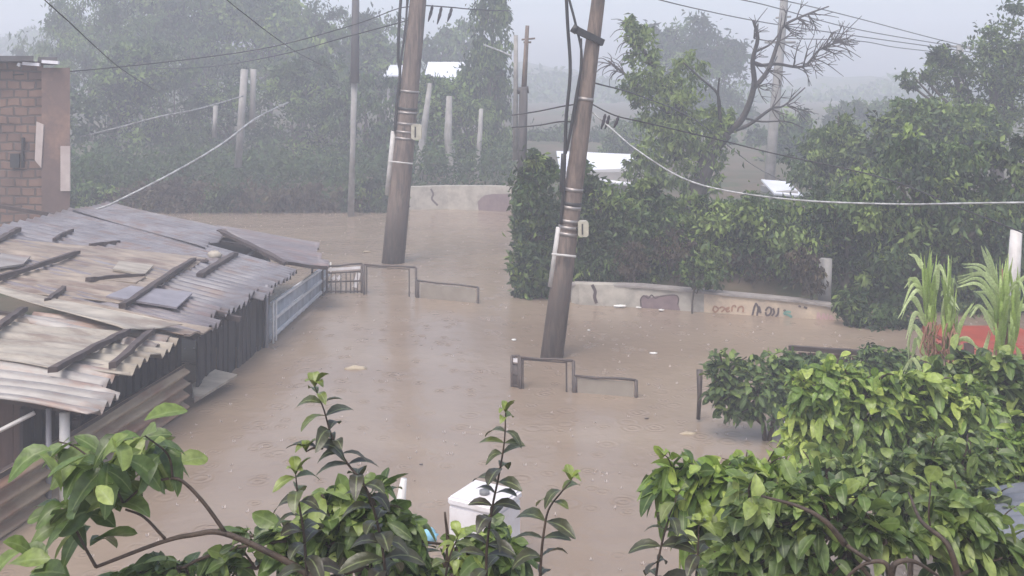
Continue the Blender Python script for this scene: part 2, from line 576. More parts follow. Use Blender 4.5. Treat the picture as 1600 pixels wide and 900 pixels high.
def ground_z(x, y):
    x, y = np.asarray(x, float), np.asarray(y, float)
    s = y - shore(x)
    bank = -1.3 + 1.75 * sstep(-0.35, 0.5, s)
    rise = 0.05 * np.clip(s - 2, 0, 60) * np.where(x < 0, 1.0, 0.45)
    z = bank + np.where(s > 0, rise, 0)
    plot = sstep(2.9, 3.6, x - 0.05 * (y - 8)) * sstep(12.8, 12.0, y)    # garden corner on the right
    z = np.maximum(z, -1.3 + 1.55 * plot)
    lot = sstep(-6.2, -7.5, x) * sstep(5, 7, y) * sstep(20, 18.8, y)                            # the yard under the shacks
    return np.maximum(z, -1.3 + 1.4 * lot)


xs = np.concatenate([np.linspace(-160, -14, 38), np.linspace(-13.5, -0.5, 40), [-0.06, 0.0, 0.05, 0.1], np.linspace(0.4, 14, 50), np.linspace(16, 160, 36)])
ys = np.concatenate([np.linspace(-20, 6, 10), np.linspace(7, 34, 110), np.linspace(35.5, 200, 60)])
gx, gy = np.meshgrid(xs, ys)
gz = ground_z(gx, gy) + 0.05 * np.sin(gx * 1.7 + gy) * np.sin(gy * 1.3)
nx, ny = len(xs), len(ys)
idx = np.arange(nx * ny).reshape(ny, nx)
g = MB()
g.v = [tuple(p) for p in np.stack([gx, gy, gz], -1).reshape(-1, 3)]
g.f = [tuple(q) for q in np.stack([idx[:-1, :-1], idx[:-1, 1:], idx[1:, 1:], idx[1:, :-1]], -1).reshape(-1, 4)]
g.sm = [True] * len(g.f)
structure(g.build('ground', M['earth']))

wt = MB()
wt.add([(-60, -15, 0), (60, -15, 0), (60, 60, 0), (-60, 60, 0)], [(0, 1, 2, 3)])
structure(wt.build('flood_water', M['water']))

# wooded hills closing the view
hx = np.linspace(-155, 155, 90)
hd = np.linspace(0, 1, 14)
hv = []
crest = []
for x in hx:
    z = 10.5 - 6.2 * float(sstep(-16, 8, x)) + 1.1 * math.sin(x * 0.11 + 1) + 0.7 * math.sin(x * 0.31)
    z += 2.2 * math.exp(-((x + 52) / 14) ** 2)
    crest.append(z)
hm_ = MB()
for j, t in enumerate(hd):
    for i, x in enumerate(hx):
        y = 96 + 70 * t
        hm_.v.append((x, y, -0.5 + (crest[i] + 0.5) * math.sin(t * math.pi * 0.62) / 1.0 + 0.35 * math.sin(x * 0.9 + y) ))
for j in range(len(hd) - 1):
    for i in range(len(hx) - 1):
        a = j * len(hx) + i
        hm_.f.append((a, a + 1, a + 1 + len(hx), a + len(hx)))
        hm_.sm.append(True)
structure(hm_.build('hills', M['hill']))


# ------------------------------------------------------------------ leaves
def mesh_np(name, V, FACES, tint, mat_, parent=None, smooth=False):
    """V (n,3), FACES (m,k) all one size, tint (n,)"""
    me = bpy.data.meshes.new(name)
    m_, k = FACES.shape
    me.vertices.add(len(V))
    me.vertices.foreach_set('co', V.astype(np.float32).ravel())
    me.loops.add(m_ * k)
    me.loops.foreach_set('vertex_index', FACES.astype(np.int32).ravel())
    me.polygons.add(m_)
    me.polygons.foreach_set('loop_start', np.arange(0, m_ * k, k, dtype=np.int32))
    me.polygons.foreach_set('loop_total', np.full(m_, k, dtype=np.int32))
    me.update(calc_edges=True)
    if smooth:
        me.polygons.foreach_set('use_smooth', np.ones(m_, dtype=bool))
    at = me.attributes.new('tint', 'FLOAT', 'POINT')
    at.data.foreach_set('value', np.clip(tint, 0, 1).astype(np.float32))
    if smooth:
        ab = me.attributes.new('rib', 'FLOAT', 'POINT')
        ab.data.foreach_set('value', (np.arange(len(V)) % 3 == 1).astype(np.float32))
    me.materials.append(mat_)
    me.validate()
    return link(name, me, parent)


def leaf_small(pos, d, L, wd, tint):
    """far leaves: a folded diamond each"""
    n = len(pos)
    d = nrm(d)
    rv = nrm(RNG.normal(size=(n, 3)))
    s = nrm(np.cross(d, rv))
    u = np.cross(s, d)
    L = L[:, None]
    wd = wd[:, None]
    mid = pos + d * L * 0.45
    V = np.stack([pos, mid + s * wd + u * wd * 0.4, pos + d * L - u * L * 0.15, mid - s * wd + u * wd * 0.4], 1).reshape(-1, 3)
    b = np.arange(n)[:, None] * 4
    FC = np.concatenate([b + [0, 1, 2], b + [0, 2, 3]], 0)
    return V, FC, np.repeat(tint, 4)


ROWS = np.array([0.0, 0.14, 0.34, 0.56, 0.78, 0.93, 1.0])
PROF = np.array([0.05, 0.48, 0.88, 1.0, 0.78, 0.38, 0.03])


def leaf_big(pos, d, up, L, wd, droop, tint, fold=0.35):
    """near leaves: midrib, two blades, arching under their weight"""
    n, r = len(pos), len(ROWS)
    d = nrm(d)
    s = nrm(np.cross(d, up))
    u = np.cross(s, d)
    V = np.zeros((n, r, 3, 3))
    wob = RNG.normal(0, 0.035, (n, r))
    tw = RNG.normal(0, 0.5, (n, 1))
    for i, (t, p) in enumerate(zip(ROWS, PROF)):
        c = pos + d * (L * t * (1 - 0.25 * droop * t))[:, None] + np.array([0, 0, -1.0]) * (droop * L * t * t * 0.75)[:, None]
        a = tw[:, 0] * t
        ss = s * np.cos(a)[:, None] + u * np.sin(a)[:, None]
        uu = u * np.cos(a)[:, None] - s * np.sin(a)[:, None]
        hw = (wd * p * (1 + wob[:, i]))[:, None]
        lift = hw * fold
        V[:, i, 0] = c + ss * hw + uu * lift
        V[:, i, 1] = c
        V[:, i, 2] = c - ss * hw + uu * lift
    V = V.reshape(-1, 3)
    base = (np.arange(n) * r * 3)[:, None]
    fl = []
    for i in range(r - 1):
        a = i * 3
        fl.append(base + [a, a + 1, a + 4, a + 3])
        fl.append(base + [a + 1, a + 2, a + 5, a + 4])
    return V, np.concatenate(fl, 0), np.repeat(tint, r * 3)


def blob_points(blobs, n, d0, per=36, spread=0.16, shell=0.45, depth=0.8, sub=5):
    """leaf positions in clumps through a set of ellipsoids; blob = (px, py, rx, ry[, distance shift])"""
    more = []
    for b in blobs:
        for q in range(sub):
            a = RNG.uniform(0, 2 * math.pi)
            f = RNG.uniform(0.32, 0.55)
            more.append((b[0] + b[2] * 0.86 * math.cos(a), b[1] - b[3] * 0.86 * math.sin(a), b[2] * f, b[3] * f) + ((b[4],) if len(b) > 4 else ()))
    blobs = list(blobs) + more
    wts = np.array([b[2] * b[3] for b in blobs], float)
    wts /= wts.sum()
    out, cl = [], []
    for b, wt_ in zip(blobs, wts):
        d = d0 + (b[4] if len(b) > 4 else 0)
        c = np.array(P(b[0], b[1], d))
        rx, rz = b[2] / F * d, b[3] / F * d
        ry = depth * 0.5 * (rx + rz)
        m = max(3, int(n * wt_ / per))
        q = nrm(RNG.normal(size=(m, 3)))
        rr = (shell + (1 - shell) * RNG.random(m)) ** 0.8
        rr *= 1 + 0.22 * (RNG.random(m) - 0.6)
        cc = c + q * rr[:, None] * np.array([rx, ry, rz])
        k = RNG.integers(int(per * 0.5), int(per * 1.5), m)
        ci = np.repeat(np.arange(m), k)
        sg = spread * (0.5 * (rx + rz)) * (0.6 + 0.8 * RNG.random(m))
        pts = cc[ci] + RNG.normal(size=(len(ci), 3)) * sg[ci][:, None] * np.array([1.15, 1.15, 0.75])
        out.append(pts)
        cl.append(RNG.normal(0, 1, m)[ci])
    return np.concatenate(out), np.concatenate(cl)


def tree(name, label, cat, blobs, d, n, leaf=0.16, tint=0.4, var=0.16, mt='leaf_far', trunk=None, tr=0.14, group=None, per=64,
         spread=0.17, droop=0.5, limbs=True, shell=0.45, bark='bark', clip=None):
    cx = trunk[0][0] if trunk else blobs[0][0]
    bx = (cx - 800) / F * d
    gz_ = float(ground_z(bx, d))
    root = thing(name, (bx, d, gz_), label, cat, group)
    mb = MB()
    if trunk is None:
        top = P(blobs[0][0], blobs[0][1], d)
        path = [(bx, d, gz_ - 0.2), (bx + 0.1, d, (gz_ + top[2]) / 2), top]
    else:
        path = [(bx, d, gz_ - 0.2)] + [P(a, b, d) for a, b in trunk]
    sp = smooth_path(path, 4)
    mb.tube(sp, [tr * (1 - 0.65 * i / (len(sp) - 1)) for i in range(len(sp))], 7)
    if limbs:
        for b in blobs:
            dd = d + (b[4] if len(b) > 4 else 0)
            st = sp[int(len(sp) * random.uniform(0.35, 0.75))]
            for k in range(3):
                e = P(b[0] + random.uniform(-.6, .6) * b[2], b[1] + random.uniform(-.7, .4) * b[3], dd)
                midp = [(st[i] + e[i]) / 2 + random.uniform(-.12, .12) for i in range(3)]
                midp[2] -= 0.1
                mb.tube(smooth_path([st, midp, e], 3), [tr * 0.4, tr * 0.09], 5)
    mb.build('trunk', M[bark], root)
    pts, cv = blob_points(blobs, int(n * (1.4 if d < 28 else 1.1)), d, per, spread, shell)
    m = len(pts)
    far = RNG.random(m) < 0.07
    pts[far] += RNG.normal(0, 0.0048 * d, (int(far.sum()), 3))
    low = min(P(0, b[1] + b[3] * 0.9, d)[2] for b in blobs)
    keep = ~(far & (pts[:, 2] < low))
    if clip is not None:
        keep &= clip(pts)
    pts, cv = pts[keep], cv[keep]
    m = len(pts)
    rt = random.Random(label)
    asp = rt.choice((0.15, 0.19, 0.24, 0.28))
    droop = droop + rt.choice((0, 0.3, 1.0, 1.6))
    if group == RGN:
        tint = tint + 0.1
    dr = RNG.normal(size=(m, 3))
    dr[:, 2] -= droop
    L = leaf * (1.08 if d < 28 else 1.1) * (0.6 + 0.8 * RNG.random(m))
    V, FC, T = leaf_small(pts, dr, L, L * asp, tint + 1.8 * var * cv + RNG.normal(0, 0.10, m))
    mesh_np('crown', V, FC, T, M[mt], root)
    return root


RGN = 'trees along the right bank'


def not_past(px):                                  # keep foliage left / right of the bank's corner
    return lambda p: p[:, 0] / p[:, 1] < (px - 800) / F


def not_before(px):
    return lambda p: p[:, 0] / p[:, 1] > (px - 800 + 14 * (RNG.random(len(p)) ** 2) * np.sin(p[:, 2] * 5) - 3) / F


# ------------------------------------------------------------------ far woods (one mass) on the hills
fw, ft = [], []
m = 26000
x = RNG.uniform(-75, 70, m)
y = RNG.uniform(92, 125, m)
cz = np.interp(x, hx, crest)
tt = np.clip((y - 96) / 70, 0, 1)
z = -0.5 + (cz + 0.5) * np.sin(tt * math.pi * 0.62)
cl = np.sin(x * 0.8) * np.sin(y * 0.6 + x * 0.3)
z = z + RNG.random(m) * (1.0 + 0.7 * cl)
pts = np.stack([x, y, z], 1)
L = 0.7 * (0.6 + 0.8 * RNG.random(m))
V, FC, T = leaf_small(pts, RNG.normal(size=(m, 3)), L, L * 0.35, 0.45 + 0.2 * cl + RNG.normal(0, 0.15, m))
fo = mesh_np('far_woods', V, FC, T, M['leaf_far'])
fo['kind'] = 'stuff'
fo['label'] = 'far woods on the misty hillside fading into rain'

# ------------------------------------------------------------------ trees on the left bank
LG = 'trees along the far bank'
tree('bank_tree', 'bushy green tree rising right beside the brick building', 'tree', [(175, 195, 62, 85), (165, 275, 60, 50), (205, 115, 50, 45)], 38, 6500, 0.19, 0.42, group=LG)
tree('bank_tree', 'broad tree behind the bare wire in the middle of the left bank', 'tree', [(265, 175, 70, 75), (275, 255, 80, 60), (250, 105, 45, 40)], 39, 7000, 0.19, 0.30, group=LG)
tree('bank_tree', 'dark tree standing around the pair of pale posts', 'tree', [(365, 215, 75, 75), (350, 280, 70, 45), (350, 140, 60, 50)], 38.5, 7500, 0.18, 0.24, group=LG)
tree('bank_tree', 'tall pale yellowish tree topping the left skyline', 'tree', [(360, 62, 70, 48), (420, 60, 60, 55), (440, 110, 60, 40)], 48, 6000, 0.22, 0.72, mt='leaf_far', group=LG)
tree('bank_tree', 'dense bluish green tree left of the dark far pole', 'tree', [(455, 195, 75, 80), (470, 270, 85, 55), (500, 140, 45, 45)], 37.5, 8000, 0.18, 0.26, group=LG)
tree('bank_tree', 'dark rounded tree between the far pole and the big pole', 'tree', [(570, 195, 50, 75), (585, 265, 50, 62), (540, 285, 40, 45)], 36.8, 7000, 0.17, 0.24, group=LG)
tree('bank_tree', 'yellow green bushy tree just right of the big pole', 'tree', [(672, 200, 42, 75), (690, 160, 45, 40), (665, 262, 30, 35)], 36.6, 5500, 0.17, 0.62, group=LG)
tree('bank_tree', 'loose olive tree behind the low wall on the left bank', 'tree', [(735, 205, 50, 42), (752, 255, 48, 38), (715, 160, 36, 28)], 36.8, 5200, 0.17, 0.55, group=LG)
tree('drooping_tree', 'tall drooping dark tree at the corner of the left bank', 'tree', [(768, 55, 26, 70), (758, 125, 32, 60), (775, 190, 24, 55)], 37.6, 6500, 0.20, 0.40, per=24, droop=2.2, group=LG, clip=not_past(801))
tree('bank_tree', 'faint misty tree behind the flat roof of the brick building', 'tree', [(95, 62, 58, 36), (130, 100, 45, 30)], 58, 3000, 0.28, 0.45, group=LG)
tree('bank_tree', 'faint grey tree high on the left between two wires', 'tree', [(215, 50, 60, 52), (270, 80, 60, 45)], 56, 4500, 0.27, 0.40, group=LG)
tree('bank_tree', 'faint tree behind the top of the yellowish tree', 'tree', [(315, 28, 60, 40), (480, 62, 50, 50), (520, 100, 40, 40)], 60, 4500, 0.28, 0.45, group=LG)
tree('bank_shrub', 'rust brown shrub low on the waterside by the roof ridge', 'shrub', [(225, 314, 50, 24), (290, 312, 55, 26)], 30.3, 4200, 0.13, 0.4, mt='leaf_rust', tr=0.05, group='shrubs at the far waterline')
tree('bank_shrub', 'reddish brown shrub at the waterline before the bluish green tree', 'shrub', [(420, 312, 62, 25), (485, 314, 48, 23), (525, 318, 40, 18)], 30.3, 4600, 0.13, 0.35, mt='leaf_rust', tr=0.05, group='shrubs at the far waterline')
tree('bank_shrub', 'dark green shrub at the waterline below the tallest pale post', 'shrub', [(355, 316, 40, 20), (330, 318, 34, 16)], 30.2, 2200, 0.13, 0.25, mt='leaf_mid', tr=0.05, group='shrubs at the far waterline')
tree('bank_shrub', 'dark green shrub at the waterline between the far pole foot and the big pole', 'shrub', [(575, 308, 34, 26), (600, 318, 24, 16)], 30.3, 2600, 0.13, 0.25, mt='leaf_mid', tr=0.05, group='shrubs at the far waterline')
tree('bank_shrub', 'low olive shrub at the waterline below the brick building', 'shrub', [(150, 314, 50, 24)], 30.4, 2200, 0.13, 0.5, tr=0.05, group='shrubs at the far waterline')

for (bl, d_, n_, tn, lb) in (([(170, 70, 60, 50), (220, 110, 60, 50), (130, 130, 40, 40)], 44, 5500, .40, 'misty tree above the bushy tree by the brick building'),
                         ([(300, 70, 60, 55), (270, 20, 60, 40), (330, 120, 50, 40)], 46, 6000, .30, 'grey misty tree between the two slanting wires'),
                         ([(470, 120, 50, 50), (500, 80, 40, 40), (520, 140, 40, 40)], 45, 5500, .42, 'misty tree just left of the upper half of the dark far pole'),
                         ([(590, 110, 36, 40), (575, 60, 30, 40)], 47, 3200, .34, 'misty tree between the dark far pole and the big pole top'),
                         ([(420, 20, 70, 40), (360, -10, 60, 40)], 48, 5500, .6, 'misty yellowish crown cut by the upper edge left of the far pole'),
                         ([(140, 30, 60, 50), (90, 70, 40, 30), (200, 10, 50, 40)], 47, 5500, .45, 'tall misty tree above the flat roof corner of the brick building'),
                         ([(310, -5, 60, 50), (260, -20, 50, 40), (370, 30, 40, 40)], 49, 5500, .5, 'tall misty tree cut by the upper edge between the slanting wires'),
                         ([(500, 30, 50, 50), (470, 70, 46, 40), (530, 90, 30, 40)], 50, 5000, .4, 'tall faint tree just left of the sleeve of the dark far pole'),
                         ([(600, 60, 40, 50), (580, 100, 40, 40)], 52, 3500, .35, 'tall faint tree filling the gap left of the big upright pole'),
                         ([(690, 85, 30, 40), (715, 70, 30, 40)], 54, 3000, .35, 'faint tree above the long white roof'),
                         ([(700, 150, 46, 30), (740, 165, 40, 30)], 39, 3600, .45, 'bushy tree just below the long white roof')):
    tree('bank_tree', lb, 'tree', bl, d_, n_, 0.24, tn, tr=0.16, group=LG)

# ------------------------------------------------------------------ trees on the right bank
RG = 'trees along the right bank'
tree('corner_tree', 'dense dark tree at the near corner of the right bank', 'tree', [(838, 310, 36, 60), (842, 385, 40, 70), (842, 440, 36, 42), (822, 425, 22, 55)], 18.3, 8500, 0.11, 0.28, mt='leaf_mid', group=RG, clip=not_before(800))
tree('bank_tree', 'dark tree behind the leaning pole over a shaded hollow', 'tree', [(930, 325, 48, 50), (955, 372, 52, 44), (900, 378, 34, 46)], 19, 8000, 0.11, 0.30, mt='leaf_mid', trunk=[(938, 400), (962, 350), (955, 300)], group=RG)
tree('bank_tree', 'leafy tree over the graffiti wall left of the stout trunk', 'tree', [(1035, 370, 55, 50), (1010, 335, 42, 42), (1060, 410, 50, 26)], 18.6, 7500, 0.11, 0.42, mt='leaf_mid', group=RG)
tree('bank_tree', 'yellow green tree above the middle of the graffiti wall', 'tree', [(1125, 375, 52, 48), (1155, 408, 50, 28), (1110, 340, 40, 28)], 18.3, 7000, 0.11, 0.58, mt='leaf_mid', group=RG)
tree('bank_tree', 'mid green tree above the wall under the pale slack cable', 'tree', [(1215, 365, 58, 50), (1240, 402, 48, 38), (1195, 330, 40, 25)], 18, 7500, 0.11, 0.42, mt='leaf_mid', group=RG)
tree('bank_tree', 'dark dense tree behind the pale square post', 'tree', [(1320, 355, 60, 60), (1335, 430, 55, 50), (1370, 480, 50, 45)], 17.7, 8500, 0.11, 0.26, mt='leaf_mid', group=RG)
tree('bank_tree', 'big dark spreading tree behind the tall cane clumps', 'tree', [(1430, 290, 90, 75), (1425, 400, 75, 75), (1520, 360, 85, 85), (1580, 290, 60, 70), (1420, 485, 55, 45), (1540, 470, 70, 50)], 17.2, 17000, 0.12, 0.26, mt='leaf_mid', tr=0.2, group=RG)
tree('bank_tree', 'greyish tree on the right skyline below the gap of open sky', 'tree', [(1300, 225, 40, 36), (1275, 265, 45, 42), (1335, 265, 60, 50), (1320, 195, 18, 20)], 23, 7000, 0.13, 0.40, mt='leaf_mid', group=RG)
tree('bank_tree', 'pale green tree rising behind the big dark spreading tree', 'tree', [(1440, 205, 68, 42), (1400, 240, 55, 40), (1500, 220, 60, 50)], 22, 8500, 0.13, 0.50, mt='leaf_mid', group=RG)
tree('bank_tree', 'tall misty tree filling the upper right corner of the sky', 'tree', [(1580, 70, 50, 55), (1545, 110, 60, 45), (1490, 120, 45, 34), (1432, 122, 26, 18), (1590, 165, 55, 60), (1520, 175, 60, 30), (1470, 90, 16, 16)], 26, 6800, 0.14, 0.36, mt='leaf_mid', trunk=[(1560, 300), (1555, 200), (1550, 110)], tr=0.22, group=RG, shell=0.3, per=26)
tree('far_tree', 'huge pale rounded tree looming far off in the mist', 'tree', [(1075, 58, 46, 34), (1060, 110, 62, 50), (1105, 125, 55, 55), (1090, 190, 75, 50), (1130, 80, 26, 26)], 56, 12000, 0.34, 0.18, tr=0.4)
tree('waterside_sapling', 'thin sapling leaning over the graffiti wall', 'tree', [(1098, 432, 26, 16), (1085, 415, 22, 14)], 16.9, 420, 0.085, 0.5, mt='leaf_mid', trunk=[(1082, 470), (1094, 445), (1100, 420)], tr=0.022, per=16)
tree('waterside_sapling', 'dark sapling with a red tinge near the end of the wall', 'tree', [(1265, 432, 22, 22), (1255, 405, 24, 20)], 16.7, 700, 0.085, 0.25, mt='leaf_rust', trunk=[(1268, 460), (1266, 430)], tr=0.03, per=16)

for (bl, n_, tn, lb) in (([(915, 424, 24, 14), (945, 416, 20, 18)], 1300, .25, 'dark shrub over the left end of the graffiti wall behind the leaning pole'),
                         ([(1010, 426, 36, 13), (1045, 430, 26, 12)], 900, .45, 'mid green shrub hanging over the wall above the mauve graffiti'),
                         ([(1150, 436, 40, 13), (1185, 440, 30, 12)], 900, .55, 'olive shrub hanging over the middle of the graffiti wall'),
                         ([(1225, 444, 30, 14), (1262, 448, 30, 14)], 900, .35, 'dark green shrub hanging over the wall beside the red tinged sapling'),
                         ([(1330, 478, 26, 20), (1370, 495, 40, 26), (1410, 510, 40, 24)], 2600, .3, 'dark shrub at the waterline past the right end of the graffiti wall')):
    tree('wall_shrub', lb, 'shrub', bl, 18.3 if bl[0][0] < 1300 else 16.0, n_, 0.10, tn, mt='leaf_mid', tr=0.03, group='shrubs over the graffiti wall', per=30)

for (bl, d_, n_, tn, lb) in (([(890, 215, 50, 40), (850, 240, 50, 36), (930, 240, 40, 30)], 48, 4500, .3, 'misty crown showing between the dark thick pole and the leaning pole'),
                         ([(985, 225, 40, 40), (960, 260, 40, 26)], 42, 3500, .4, 'misty crown just right of the leaning pole below its rags'),
                         ([(1170, 245, 45, 34), (1200, 275, 50, 24), (1140, 270, 40, 30)], 46, 4200, .34, 'misty crown between the stout trunk and the tall grey concrete pole'),
                         ([(1245, 215, 36, 34), (1230, 255, 46, 30)], 38, 3600, .4, 'misty crown just right of the tall grey concrete pole'),
                         ([(1370, 175, 46, 20), (1320, 190, 40, 20)], 50, 3000, .35, 'low misty crown in the gap of sky left of the corner tree')):
    tree('far_tree', lb, 'tree', bl, d_, n_, 0.25, tn, tr=0.15, group='misty trees far behind the right bank')
for (bl, n_, lb) in (([(1052, 385, 30, 26), (1075, 410, 24, 20)], 700, 'brownish half dry shrub under the stout trunk'),
                     ([(1195, 425, 34, 16), (1170, 405, 24, 16)], 600, 'brownish half dry shrub above the middle of the graffiti wall'),
                     ([(985, 405, 26, 24)], 500, 'brownish half dry shrub right of the shaded hollow')):
    tree('dry_shrub', lb, 'shrub', bl, 17.95, n_, 0.09, .35, mt='leaf_rust', tr=0.03, group='half dry shrubs among the right trees', per=20)

# the half bare tree
d = 23.5
bx = (1080 - 800) / F * d
root = thing('half_bare_tree', (bx, d, float(ground_z(bx, d))), 'half bare tree with leafless crooked branches against the sky and green foliage on its left', 'tree')
tk = MB()
tk.tube(smooth_path([(bx, d, 0.2), P(1078, 345, d), P(1098, 275, d), P(1112, 235, d), P(1135, 208, d)], 4), [0.27, 0.15], 9)
tk.tube(smooth_path([P(1100, 265, d), P(1075, 190, d), P(1035, 130, d), P(1000, 70, d), P(985, 40, d)], 4), [0.10, 0.03], 7)
tk.tube(smooth_path([P(1085, 215, d), P(1020, 155, d), P(975, 115, d), P(950, 95, d)], 4), [0.06, 0.02], 6)
tk.build('trunk', M['dead_wood'], root)
bb = MB()


def px_tube(pts, r0, r1, dd=0.0, sides=6):
    q = smooth_path([P(a, b, d + dd * i / max(1, len(pts) - 1)) for i, (a, b) in enumerate(pts)], 4)
    bb.tube(q, [r0 + (r1 - r0) * i / (len(q) - 1) for i in range(len(q))], sides)


px_tube([(1130, 212), (1160, 185), (1178, 135), (1176, 95), (1184, 60), (1177, 32)], 0.085, 0.03, -1)
px_tube([(1176, 140), (1200, 110), (1216, 65), (1225, 40), (1262, 22), (1295, 10)], 0.06, 0.015, 1)
px_tube([(1182, 80), (1205, 68), (1222, 45)], 0.03, 0.012, .4)
px_tube([(1176, 98), (1190, 102), (1215, 100), (1255, 104), (1280, 78), (1310, 66), (1340, 66)], 0.05, 0.012, 1.5)
px_tube([(1135, 208), (1170, 195), (1205, 170), (1225, 165), (1258, 137)], 0.05, 0.014, 1)
px_tube([(1125, 170), (1120, 145), (1098, 125), (1068, 98)], 0.04, 0.014, -1)
px_tube([(1128, 208), (1124, 175), (1122, 145), (1124, 122)], 0.05, 0.015, -1)
px_tube([(1165, 185), (1190, 190), (1230, 190), (1255, 200)], 0.03, 0.01, 1)
rs = random.Random(5)
for (a, b) in [(1270, 90), (1255, 104), (1300, 70), (1225, 40), (1216, 65), (1200, 110), (1240, 103), (1285, 76), (1178, 60), (1176, 95), (1184, 135), (1230, 165), (1262, 22), (1245, 28), (1205, 170), (1310, 66), (1290, 74), (1265, 96)]:
    for k in range(5):
        an = rs.uniform(-1.2, 1.5)
        ln = rs.uniform(18, 52)
        p1 = (a + ln * 0.5 * math.cos(an), b - ln * 0.5 * math.sin(an) + rs.uniform(-6, 6))
        p2 = (p1[0] + ln * 0.5 * math.cos(an + rs.uniform(-.7, .7)), p1[1] - ln * 0.5 * math.sin(an + rs.uniform(-.7, .7)))
        px_tube([(a, b), p1, p2], 0.016, 0.006, rs.uniform(-.8, .8), 4)
        for q in range(2):
            an2 = an + rs.uniform(-1, 1)
            px_tube([p1, (p1[0] + 16 * math.cos(an2), p1[1] - 14 * math.sin(an2))], 0.009, 0.005, 0, 4)
bb.build('bare_branch', M['dead_wood'], root)
bb = MB()
for (a, b) in [(975, 115), (955, 100), (990, 60), (1000, 85), (1010, 140), (985, 45), (965, 110)]:
    for k in range(6):
        an = rs.uniform(1.5, 4.0)
        ln = rs.uniform(16, 40)
        px_tube([(a, b), (a + ln * .6 * math.cos(an), b - ln * .6 * math.sin(an)), (a + ln * math.cos(an + .3), b - ln * math.sin(an + .3))], 0.014, 0.005, rs.uniform(-.5, .5), 4)
bb.build('bare_branch', M['dead_wood'], root)
pts, cv = blob_points([(1005, 75, 24, 36), (1010, 120, 34, 36), (1040, 150, 34, 34), (1075, 130, 22, 42), (1050, 200, 46, 34), (1085, 205, 40, 34), (1030, 235, 36, 28), (1090, 245, 44, 30), (1125, 190, 20, 26), (992, 45, 12, 22), (1010, 265, 28, 34), (1075, 285, 40, 24)], 9000, d, 26, 0.2, 0.3)
m = len(pts)
dr = RNG.normal(size=(m, 3)) * 0.7
dr[:, 2] -= 1.0
L = 0.15 * (0.6 + 0.8 * RNG.random(m))
V, FC, T = leaf_small(pts, dr, L, L * 0.2, 0.78 + 0.18 * cv + RNG.normal(0, 0.1, m))
mesh_np('crown', V, FC, T, M['leaf_mid'], root)

# ------------------------------------------------------------------ undergrowth behind the walls (uncountable)
def undergrowth(name, label, regions, n, leaf, tint, mt):
    allp, alls = [], []
    for (px0, px1, d0, d1, zt) in regions:
        m = int(n * (px1 - px0) / sum(r[1] - r[0] for r in regions))
        dd = RNG.uniform(d0, d1, m)
        xx = (RNG.uniform(px0, px1, m) - 800) / F * dd
        cl = np.sin(xx * 2.1 + dd) * np.sin(dd * 1.7 - xx)
        zz = ground_z(xx, dd) + RNG.random(m) ** 0.8 * zt * (0.75 + 0.35 * cl)
        allp.append(np.stack([xx, dd, zz], 1))
        alls.append(cl)
    p = np.concatenate(allp)
    cl = np.concatenate(alls)
    L = leaf * (0.6 + 0.8 * RNG.random(len(p)))
    V, FC, T = leaf_small(p, RNG.normal(size=p.shape) + [0, 0, 0.3], L, L * 0.22, tint + 0.16 * cl + RNG.normal(0, .1, len(p)))
    o = mesh_np(name, V, FC, T, M[mt])
    o['kind'] = 'stuff'
    o['label'] = label


undergrowth('bank_undergrowth', 'tangled undergrowth covering the left bank', [(90, 640, 29.9, 37, 1.15), (640, 798, 30.9, 40, 1.5), (90, 640, 29.9, 31.5, 0.7)], 26000, 0.19, 0.28, 'leaf_far')
undergrowth('wall_undergrowth', 'tangled undergrowth behind the graffiti wall', [(802, 1400, 18.3, 22, 1.0), (1340, 1640, 15.6, 19, 1.2), (900, 1345, 18.2, 19.2, 0.6)], 30000, 0.13, 0.3, 'leaf_mid')

# ------------------------------------------------------------------ brick building
d = 19.5
xl, xr = (-130 - 800) / F * d, (117 - 800) / F * d
k = 23.5 / 19.5
root = thing('brick_building', (xl, d, 0.1), 'unplastered red brick building with flat roof at the left edge', 'building')
xm = (66 - 800) / F * d
zt = P(0, 96, d)[2]


def slant_box(mb, x0, x1, ya, yb, z0, z1):                 # its right face runs away from the yard
    kk = yb / ya
    mb.add([(x0, ya, z0), (x1, ya, z0), (x1 * kk, yb, z0), (x0 * kk, yb, z0), (x0, ya, z1), (x1, ya, z1), (x1 * kk, yb, z1), (x0 * kk, yb, z1)],
           [(0, 3, 2, 1), (4, 5, 6, 7), (0, 1, 5, 4), (1, 2, 6, 5), (2, 3, 7, 6), (3, 0, 4, 7)])


b = MB(); slant_box(b, xl, xm, d + 0.05, 23.5, -0.5, zt); b.build('wall', M['brick'], root)
b = MB(); slant_box(b, xm, xr - 0.08, d - 0.03, 23.45, -0.5, zt - 0.12); b.build('column', M['column'], root)
b = MB()
x1 = P(104, 0, d)[0]
b.box(x1 - 0.09, x1 + 0.09, d - 0.06, d - 0.032, P(0, 298, d)[2], P(0, 228, d)[2])
x1 = P(64, 0, d)[0]
b.add([(x1 - .09, d - .06, P(0, 250, d)[2]), (x1 + .03, d - .06, P(0, 262, d)[2]), (x1 + .08, d - .06, P(0, 195, d)[2]), (x1 - .06, d - .06, P(0, 190, d)[2]),
       (x1 - .09, d - .031, P(0, 250, d)[2]), (x1 + .03, d - .031, P(0, 262, d)[2]), (x1 + .08, d - .031, P(0, 195, d)[2]), (x1 - .06, d - .031, P(0, 190, d)[2])],
      [(0, 1, 2, 3), (0, 4, 5, 1), (1, 5, 6, 2), (2, 6, 7, 3), (3, 7, 4, 0)])
b.build('plaster_patch', M['lime'], root)
b = MB(); slant_box(b, xl, P(62, 0, d)[0], d - 0.25, 23.6, zt + .003, zt + 0.1); slant_box(b, P(64, 0, d)[0], P(94, 0, d)[0], d - 0.12, 23.6, zt + 0.006, zt + 0.08)
b.build('roof', M['slab'], root)
b = MB()
